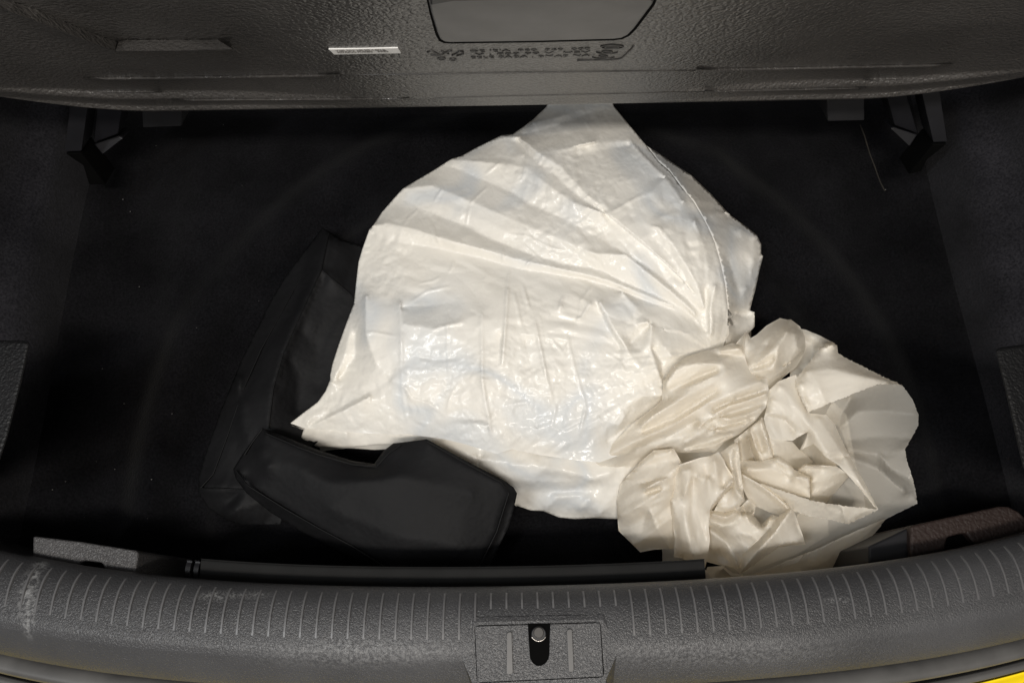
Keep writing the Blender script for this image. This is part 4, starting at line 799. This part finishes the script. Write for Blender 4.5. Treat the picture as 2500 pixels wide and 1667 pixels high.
def tube(name, pts, rad, m, parent=None, seg=8):
    bm = bmesh.new(); rings = []
    for i, p in enumerate(pts):
        p = Vector(p); d = (Vector(pts[min(i + 1, len(pts) - 1)]) - Vector(pts[max(i - 1, 0)])).normalized()
        s = d.orthogonal().normalized(); t = d.cross(s)
        if i: # keep frames aligned
            s = (ls - d * ls.dot(d)).normalized(); t = d.cross(s)
        ls = s
        rings.append([bm.verts.new(p + (s * math.cos(a) + t * math.sin(a)) * rad) for a in (2 * math.pi * q / seg for q in range(seg))])
    for A_, B_ in zip(rings[:-1], rings[1:]):
        for q in range(seg): bm.faces.new((A_[q], A_[(q + 1) % seg], B_[(q + 1) % seg], B_[q]))
    bm.faces.new(rings[0]); bm.faces.new(rings[-1])
    return from_bm(name, bm, m, parent)

# ------------------------------------------------------------------ ribs along the sill
def prof_between(y0, y1):
    return [p for p in PROF if y1 <= p[0] <= y0 and p[1] > 0.15]
def rib_mesh(name, y_end):
    pr = prof_between(0.0150, y_end)
    rows = []
    for k, (y, z) in enumerate(pr):
        a = pr[max(0, k - 1)]; b = pr[min(len(pr) - 1, k + 1)]
        ny, nz = (b[1] - a[1]), -(b[0] - a[0]); l = math.hypot(ny, nz) or 1; ny, nz = ny / l, nz / l
        if nz < 0: ny, nz = -ny, -nz
        h = 0.0015 * min(1.0, (len(pr) - 1 - k) / 4.0, k / 6.0) + 0.0001
        w = 0.0010
        rows.append([(-w, y - ny * 0.0004, z - nz * 0.0004), (-w * 0.75, y + ny * h, z + nz * h), (w * 0.75, y + ny * h, z + nz * h), (w, y - ny * 0.0004, z - nz * 0.0004)])
    V, F = loft(rows)
    me = bpy.data.meshes.new(name); me.from_pydata(V, [], F); me.materials.append(M_RIB); me.update(); return me
LONG = rib_mesh('rib', -0.0240); SHORT = rib_mesh('rib', 0.0006)
SP = 0.01296
for k in range(-42, 43):
    x = 0.0 + (k + 0.35) * SP
    me = LONG
    if -0.034 < x < 0.085: me = SHORT
    o = bpy.data.objects.new('rib', me); col.objects.link(o)
    o.location = (x, sill_y(x), 0); o.parent = sill; o.matrix_parent_inverse = Matrix.Translation(-sill.location)

# ------------------------------------------------------------------ latch boss in the middle of the sill
LT = (1150, 1500, 6.72)
ZB = 0.1845
def lp(u, v, z=ZB): return at(u, v, z)
boss = px(LT, (40, 60), (2150, 20), (2400, 560), (2330, 960), (2240, 1250), (60, 1260), (-150, 650))
top = px(LT, (30, 120), (2160, 75), (2215, 1060), (2215, 1240), (80, 1260), (40, 1120))
bmm = bmesh.new()
tv = [bmm.verts.new(at(u, v, ZB - 0.0012)) for u, v in top]
bmm.faces.new(tv)
lo = [bmm.verts.new(at(u, v, z)) for (u, v), z in zip(px(LT, (20, 40), (2170, 0), (2430, 560), (2300, 1290), (60, 1330), (-190, 620)), (0.1822, 0.1822, 0.1822, 0.158, 0.158, 0.1822))]
def fc(*v):
    try: bmm.faces.new(v)
    except ValueError: pass
fc(tv[0], tv[1], lo[1], lo[0]); fc(tv[1], tv[2], lo[2], lo[1]); fc(tv[2], tv[3], lo[3], lo[2]); fc(tv[3], tv[4], lo[4], lo[3]); fc(tv[4], tv[5], lo[5], lo[4]); fc(tv[5], tv[0], lo[0], lo[5])
from_bm('latch_boss', bmm, M_SILL, sill, smooth=False)
plate_o = rounded(px(LT, (62, 185), (2112, 130), (2172, 1012), (100, 1105)), 12, 5)
slot_o = px(LT, (940, 120), (1295, 112), (1290, 400), (1285, 640), (1270, 720), (1225, 790), (1150, 828), (1070, 826), (1010, 780), (975, 720), (966, 640), (955, 400))
# plate outline keeps the slot as a bay open to its rear edge
bay = rounded(px(LT, (62, 185), (935, 162)), 0.1, 2)[:0]
pl = px(LT, (75, 186), (935, 160), (950, 400), (966, 640), (975, 715), (1010, 778), (1070, 824), (1110, 832), (1150, 828), (1225, 788), (1268, 720), (1284, 640), (1288, 400), (1300, 150), (2090, 130), (2120, 145), (2172, 990), (2150, 1012), (125, 1108), (100, 1090), (62, 210))
groove = px(LT, (50, 175), (2125, 118), (2188, 1025), (95, 1122))
slab('latch_gap_shade', rounded(groove, 12, 5), lambda u, v: at(u, v, ZB - 0.0008), Vector((0, 0, -0.004)), M_DARK, sill)  # near-black slab painted in as the shade of the joint round the cover
cover = slab('latch_cover', pl, lambda u, v: at(u, v, ZB + 0.0006), Vector((0, 0, -0.004)), M_SILL, sill, bevel=0.0005)
slab('latch_slot_shade', px(LT, (930, 145), (1305, 140), (1300, 860), (930, 870)), lambda u, v: at(u, v, ZB - 0.0002), Vector((0, 0, -0.003)), M_DARK, cover)  # near-black slab stands in for the shade of a deep slot
for bar in (((585, 290), (668, 270), (690, 965), (580, 985)), ((1568, 240), (1660, 225), (1690, 930), (1600, 945))):
    slab('raised_bar', rounded(px(LT, *bar), 6, 4), lambda u, v: at(u, v, ZB + 0.0024), Vector((0, 0, -0.0025)), M_SMOOTH, cover, bevel=0.0008)
# striker: steel bolt head with its collar, seen in the slot
def disc(name, pc, rad, z, h, m, parent, seg=28):
    bm = bmesh.new(); ce = at(pc[0], pc[1], z)
    bmesh.ops.create_cone(bm, cap_ends=True, segments=seg, radius1=rad, radius2=rad * 0.92, depth=h)
    bmesh.ops.translate(bm, verts=bm.verts, vec=ce)
    o = from_bm(name, bm, m, parent, smooth=False); return bevel_mod(o, 0.0005, 2)
st = px(LT, (1110, 290))[0]
disc('striker_collar', (st[0], st[1] + 4), 0.0064, ZB + 0.0003, 0.002, M_BLACK, sill)
disc('striker_bolt', st, 0.0044, ZB + 0.0012, 0.002, mat_plain('dark_steel', (0.030, 0.026, 0.023, 1), 0.5), sill)  # the bolt has a dark, dull colour
tube('striker_ring', [at(st[0] + 18 * math.cos(a), st[1] + 4 + 17 * math.sin(a), ZB + 0.0012) for a in np.linspace(0.25, math.pi - 0.25, 14)], 0.0006, M_STEEL, sill, 6)

# ------------------------------------------------------------------ parts of the cargo panel
S1 = (800, 0, 2.767)
hand = px(S1, (672, -120), (678, 0), (698, 90), (738, 225), (758, 268), (785, 286), (830, 290), (1400, 282), (1930, 268), (1985, 262), (2030, 240), (2070, 200), (2195, 35), (2225, -40), (2235, -120))
gap_shade = px(S1, (660, -120), (668, 0), (688, 95), (728, 235), (752, 280), (785, 294), (830, 297), (1400, 289), (1930, 275), (1990, 268), (2040, 244), (2082, 203), (2208, 38), (2240, -40), (2250, -120))
slab('handle_gap_shade', gap_shade, lambda u, v: pp(u, v, 0.0062), -PN * 0.004, M_DARK, panel)  # dark sheet under the handle, painted in as its shadow line
hd = slab('pull_handle', hand, lambda u, v: pp(u, v, 0.0105), -PN * 0.008, M_SMOOTH, panel, bevel=0.0015)
lip = px(S1, (695, 42), (850, 14), (1300, 2), (1700, -4), (2150, -6), (2195, 24), (2200, -60), (690, -60))
slab('handle_lip', lip, lambda u, v: pp(u, v, 0.0140), -PN * 0.006, M_BLACK, hd, bevel=0.0012)
# white paper sticker with two lines of small print
stk_px = px((790, 105, 11.2), (140, 185), (2030, 150), (2115, 290), (290, 325))
stk = slab('sticker', stk_px, lambda u, v: ppo(u, v, 0.0009), -PN * 0.0009, M_PAPER, panel)
def text_mesh(s, size):
    cu = bpy.data.curves.new('text', 'FONT'); cu.body = s; cu.size = size; cu.extrude = 0.0002; cu.resolution_u = 2
    t = bpy.data.objects.new('text', cu); col.objects.link(t)
    me = bpy.data.meshes.new_from_object(t, depsgraph=bpy.context.evaluated_depsgraph_get())
    bpy.data.objects.remove(t); bpy.data.curves.remove(cu); return me
def put_text(name, s, p_start, p_end, tall, off, m, parent):
    """flat print on the panel between two photo positions"""
    a = ppo(*p_start, off); b = ppo(*p_end, off); ux = (b - a); w = ux.length; ux.normalize()
    uy = PE - ux * PE.dot(ux); uy.normalize(); uz = ux.cross(uy)
    if uz.dot(PN) < 0: uz = -uz
    me = text_mesh(s, 1.0); xs_ = [v.co.x for v in me.vertices]; x0, x1 = min(xs_), max(xs_)
    sx = w / (x1 - x0)
    for v in me.vertices:
        p = a + ux * (v.co.x - x0) * sx + uy * v.co.y * tall + uz * (v.co.z * 1.0)
        v.co = p
    return link(name, me, m, parent, smooth=False)
put_text('print_line', 'TABLON: NR DS 4.801A', px((790, 105, 11.2), (350, 235))[0], px((790, 105, 11.2), (1700, 212))[0], 0.0042, 0.0011, M_INK, stk)
put_text('print_line', 'RDACA FURBS   5085', px((790, 105, 11.2), (400, 280))[0], px((790, 105, 11.2), (1780, 252))[0], 0.0042, 0.0011, M_INK, stk)
# moulded marks under the handle
M_MARK = mat_plain('mark_and_ledge_shade', (0.036, 0.034, 0.032, 1), 0.4)  # also the painted shade along the middle of the ledges
for s, a, b in (('DE IEIA  860  860  000', (1148, 129), (1440, 122)), ('V . 800 00 V  HSV', (1160, 136.5), (1440, 130)), ('EELE 8ABA . BMA8 NA', (1150, 144), (1440, 138))):
    put_text('moulded_text', s, a, b, 0.0062, 0.0004, M_MARK, panel)
def mark(pts, rad=0.0007):
    tube('mark_and_shade_line', [ppo(u, v, 0.0002) for u, v in pts], rad, M_MARK, panel, 5)
def ell(cx, cy, rx, ry, a0=0, a1=2 * math.pi, n=26): return [(cx + rx * math.cos(a), cy + ry * math.sin(a)) for a in np.linspace(a0, a1, n)]
mark(ell(1494, 114.5, 27, 4.6)); mark(ell(1494, 114.5, 17, 2.2)); mark(ell(1482, 127, 26, 4.4, 0.2, math.pi - 0.2)); mark(ell(1482, 127, 12, 2.2)); mark(ell(1473, 139.5, 26, 4.2, 0.1, math.pi - 0.1)); mark(ell(1473, 138, 10, 2.0))
mark(px((1290, 90, 8.4), (2160, 190), (2050, 320), (1930, 430), (1840, 460), (1700, 475), (1400, 482), (1000, 486)))
RC = (1030, 95, 8.71)
mark(px(RC, (120, 290), (200, 255), (310, 310), (410, 350), (490, 310), (540, 275), (640, 255))); mark(px(RC, (420, 260), (500, 300), (570, 325))); mark(px(RC, (640, 350), (720, 320), (800, 265), (880, 280))); mark(px(RC, (190, 345), (320, 362), (380, 350))); mark(px(RC, (740, 358), (830, 345), (880, 320)))
mark(ell(1078, 144, 9, 2.4)); mark(ell(1106, 146, 7, 2.2))
# bevelled edge of the recess at the left of the panel
def wedge(name, up, dn, h):
    n = len(up)
    V = [ppo(u, v, 0.0002) for u, v in up] + [ppo(u, v, h) for u, v in dn] + [ppo(u, v + 3, -0.001) for u, v in dn]
    F = [(i, i + 1, n + i + 1, n + i) for i in range(n - 1)] + [(n + i, n + i + 1, 2 * n + i + 1, 2 * n + i) for i in range(n - 1)]
    return mesh(name, V, F, M_PANEL, panel, smooth=False)
C1 = (0, 0, 2.767)
wedge('recess_edge', px(C1, (-60, -20), (100, 20), (260, 70), (440, 150), (620, 225), (790, 285)), px(C1, (-60, 40), (60, 80), (230, 140), (420, 215), (600, 285), (775, 345)), 0.010)
wedge('recess_edge', px(C1, (800, 285), (850, 272), (1200, 270), (1470, 272), (1500, 285)), px(C1, (780, 346), (850, 346), (1200, 344), (1480, 338), (1570, 332)), 0.012)
def ledge(a, b, h=0.0022, wid=5.0, n=24):
    us = np.linspace(a[0], b[0], n); vs = np.linspace(a[1], b[1], n)
    hs = [min(1.0, k / 2.0, (n - 1 - k) / 2.0) for k in range(n)]
    wedge('ledge', [(u, v - wid * 0.5) for u, v in zip(us, vs)], [(u, v - wid * 0.5 + wid * max(0.15, q)) for u, v, q in zip(us, vs, hs)], h)
ledge((203, 193), (830, 184)); ledge((76, 226), (394, 224), 0.0018, 4); ledge((420, 245), (1000, 241), 0.0015, 3)
ledge((1700, 172), (2326, 159)); ledge((1720, 224), (2116, 215), 0.0015, 3); ledge((2109, 195), (2394, 186), 0.0018, 4)
mark([(830 + k * 62, 184 - k * 0.86) for k in range(15)], 0.0006); mark([(1000 + k * 72, 241 - k * 1.7) for k in range(11)], 0.0004)  # dark lines paint the shaded middle run of the two ledges

# ------------------------------------------------------------------ brackets and clips below the panel
def prism(name, pts, z0, z1, m, parent, back=0.03, bevel=0.0015):
    """pts photo outline; z runs from z1 at the top of the outline to z0 at its bottom"""
    vmin = min(p[1] for p in pts); vmax = max(p[1] for p in pts)
    def zz(v): return z1 + (z0 - z1) * (v - vmin) / (vmax - vmin)
    return slab(name, pts, lambda u, v: at(u, v, zz(v)), Vector((0, back, -0.012)), m, parent, bevel=bevel)
R3 = (1650, 0, 2.767)
M_CLIP = mat_plain('clip_plastic', (0.022, 0.022, 0.024, 1), 0.5)
for side, post, jaw, jaw_low, skirt_ in (
    ('left', px(C1, (485, 600), (610, 600), (550, 1025), (435, 1030)), px(C1, (665, 640), (840, 640), (797, 908), (633, 968)), px(C1, (633, 976), (797, 915), (832, 935), (690, 1045)), px(C1, (440, 1040), (548, 1035), (715, 1250), (600, 1250), (560, 1120))),
    ('right', px(R3, (1640, 540), (1770, 540), (1835, 962), (1740, 966)), px(R3, (1400, 560), (1535, 560), (1635, 905), (1478, 850)), px(R3, (1450, 868), (1478, 856), (1635, 912), (1582, 992)), px(R3, (1835, 974), (1740, 976), (1572, 1180), (1660, 1160), (1700, 1080)))):
    e = empty('panel_bracket', at(post[2][0], post[2][1], 0.10))
    tag(e, 'black plastic bracket holding the raised panel at the ' + side + ' side wall', 'bracket', 'panel brackets')
    prism('post', post, 0.135, 0.20, M_BLACK, e); prism('jaw', jaw, 0.125, 0.19, M_BLACK, e); prism('jaw_lip', jaw_low, 0.11, 0.124, M_BLACK, e, back=0.02); prism('foot', skirt_, 0.085, 0.133, M_DARK, e)
for side, cl in (('left', px(C1, (955, 640), (1232, 640), (1226, 856), (962, 866))), ('right', px(R3, (1018, 560), (1275, 560), (1276, 818), (1026, 824)))):
    o = prism('panel_clip', cl, 0.13, 0.19, M_CLIP, None, bevel=0.002)
    tag(o, 'flat dark grey plastic clip under the panel edge, nearer the ' + side + ' wall', 'clip', 'panel clips')
w = tube('cable', [at(u, v, z) for (u, v), z in zip(px(R3, (1245, 845), (1275, 920), (1310, 1040), (1345, 1130), (1365, 1190), (1385, 1240), (1412, 1290)), (0.05, 0.05, 0.045, 0.045, 0.04, 0.04, 0.04))], 0.0008, mat_plain('tan_cable', (0.016, 0.013, 0.009, 1), 0.9), None, 6)
tag(w, 'thin tan cable hanging from the right clip down the carpet', 'cable')

# ------------------------------------------------------------------ trim round the opening
LC = (0, 1260, 4.2); RCN = (1940, 1180, 4.2)
ct = empty('corner_trim', at(200, 1340, 0.06)); tag(ct, 'grained grey plastic corner block at the left end of the boot floor', 'trim block', 'corner trim blocks')
lo_ = px(LC, (335, 200), (820, 258), (1200, 318), (1385, 348), (1420, 372), (1375, 640), (1075, 560), (1040, 472), (850, 450), (785, 512), (560, 520), (330, 470))
slab('block', lo_, lambda u, v: at(u, v, 0.150), Vector((0, 0, -0.12)), M_CORNER, ct, bevel=0.002)
slab('notch_shade', px(LC, (800, 440), (1060, 460), (1100, 600), (760, 560)), lambda u, v: at(u, v, 0.144), Vector((0, 0, -0.01)), M_DARK, ct)  # near-black slab in place of the shade inside the cut-out
ct = empty('corner_trim', at(2350, 1260, 0.06)); tag(ct, 'grained brown-grey plastic corner block at the right end of the boot floor', 'trim block', 'corner trim blocks')
ro_ = px(RCN, (1190, 432), (1550, 352), (2100, 232), (2200, 236), (2300, 290), (2400, 380), (2420, 560), (1850, 620), (1765, 512), (1690, 515), (1572, 548), (1540, 680), (1190, 760))
slab('block', ro_, lambda u, v: at(u, v, 0.125), Vector((0, 0, -0.10)), mat_grain('brown_grained_plastic', (0.022, 0.014, 0.012, 1), 0.55, scale=300, dist=0.0008, strength=0.8, spec=0.3), ct, bevel=0.002)
slab('notch_shade', px(RCN, (1550, 500), (1800, 495), (1880, 640), (1530, 660)), lambda u, v: at(u, v, 0.118), Vector((0, 0, -0.01)), M_DARK, ct)  # shade of this cut-out, put in as a near-black slab
slab('ramp', px(RCN, (760, 640), (1000, 530), (1186, 440), (1186, 770), (760, 820)), lambda u, v: at(u, v, 0.118), Vector((0, 0, -0.09)), M_BLACK, ct, bevel=0.002)
# smooth black bar between floor and sill
sb_ = empty('seal_bar', (-0.06, 0.04, 0.10)); tag(sb_, 'smooth black plastic bar between the carpet and the middle of the sill', 'bar')
def bar_z(x): return 0.150
V, F = sweep(dense([(0.037, 0.05), (0.0378, 0.130), (0.0370, 0.1335), (0.0350, 0.1345), (0.028, 0.1338), (0.020, 0.1330), (0.016, 0.13)], 4), -0.285, 0.170, 60)
mesh('bar', V, F, mat_plain('bar_plastic', (0.008, 0.008, 0.008, 1), 0.75, spec=0.2), sb_)
for x in (-0.2985, -0.291):
    V, F = sweep(dense([(0.035, 0.05), (0.0355, 0.128), (0.0345, 0.132), (0.028, 0.1345), (0.020, 0.132), (0.016, 0.128)], 3), x, x + 0.0045, 3)
    mesh('end_clip', V, F, M_BLACK, sb_)
# plastic trim on the side walls
for side, pts in (('left', px((0, 500, 2.767), (-80, 895), (-30, 905), (215, 908), (150, 1200), (60, 1560), (-20, 1800), (-120, 1800))), ('right', px((1900, 500, 2.613), (1375, 905), (1640, 870), (1700, 1700), (1560, 1700), (1470, 1300)))):
    o = slab('wall_trim', pts, lambda u, v: at(u, v, 0.26), Vector((-0.15 if side == 'left' else 0.15, 0, -0.16)), M_WALLTRIM, None, bevel=0.004)
    tag(o, 'dark grained plastic trim piece on the ' + side + ' side wall near the sill', 'wall trim', 'side wall trims')

# ------------------------------------------------------------------ lint on the carpet
bm = bmesh.new()
spots = [(185, 348), (212, 272), (545, 305), (591, 453), (632, 735), (548, 1048), (381, 356), (443, 340), (300, 487), (318, 517), (188, 417), (303, 985), (235, 1126), (280, 1145), (205, 1262), (160, 1175), (318, 516), (360, 1265), (128, 1195), (2391, 334), (2160, 465), (2162, 463), (1480, 560), (370, 1170), (420, 1010), (340, 700), (250, 900), (480, 800)]
for u, v in spots:
    p = at(u, v, 0.02); z = float(floor_h(p.x, p.y)); p = at(u, v, z + 0.0012)
    r = bmesh.ops.create_icosphere(bm, subdivisions=1, radius=random.uniform(0.0003, 0.0006))
    sx = random.uniform(0.8, 2.2)
    for q in r['verts']: q.co = Vector((q.co.x * sx, q.co.y, q.co.z * 0.7)) + p
lint = from_bm('lint', bm, M_LINT); tag(lint, 'specks of pale lint on the black carpet', 'lint', kind='stuff')
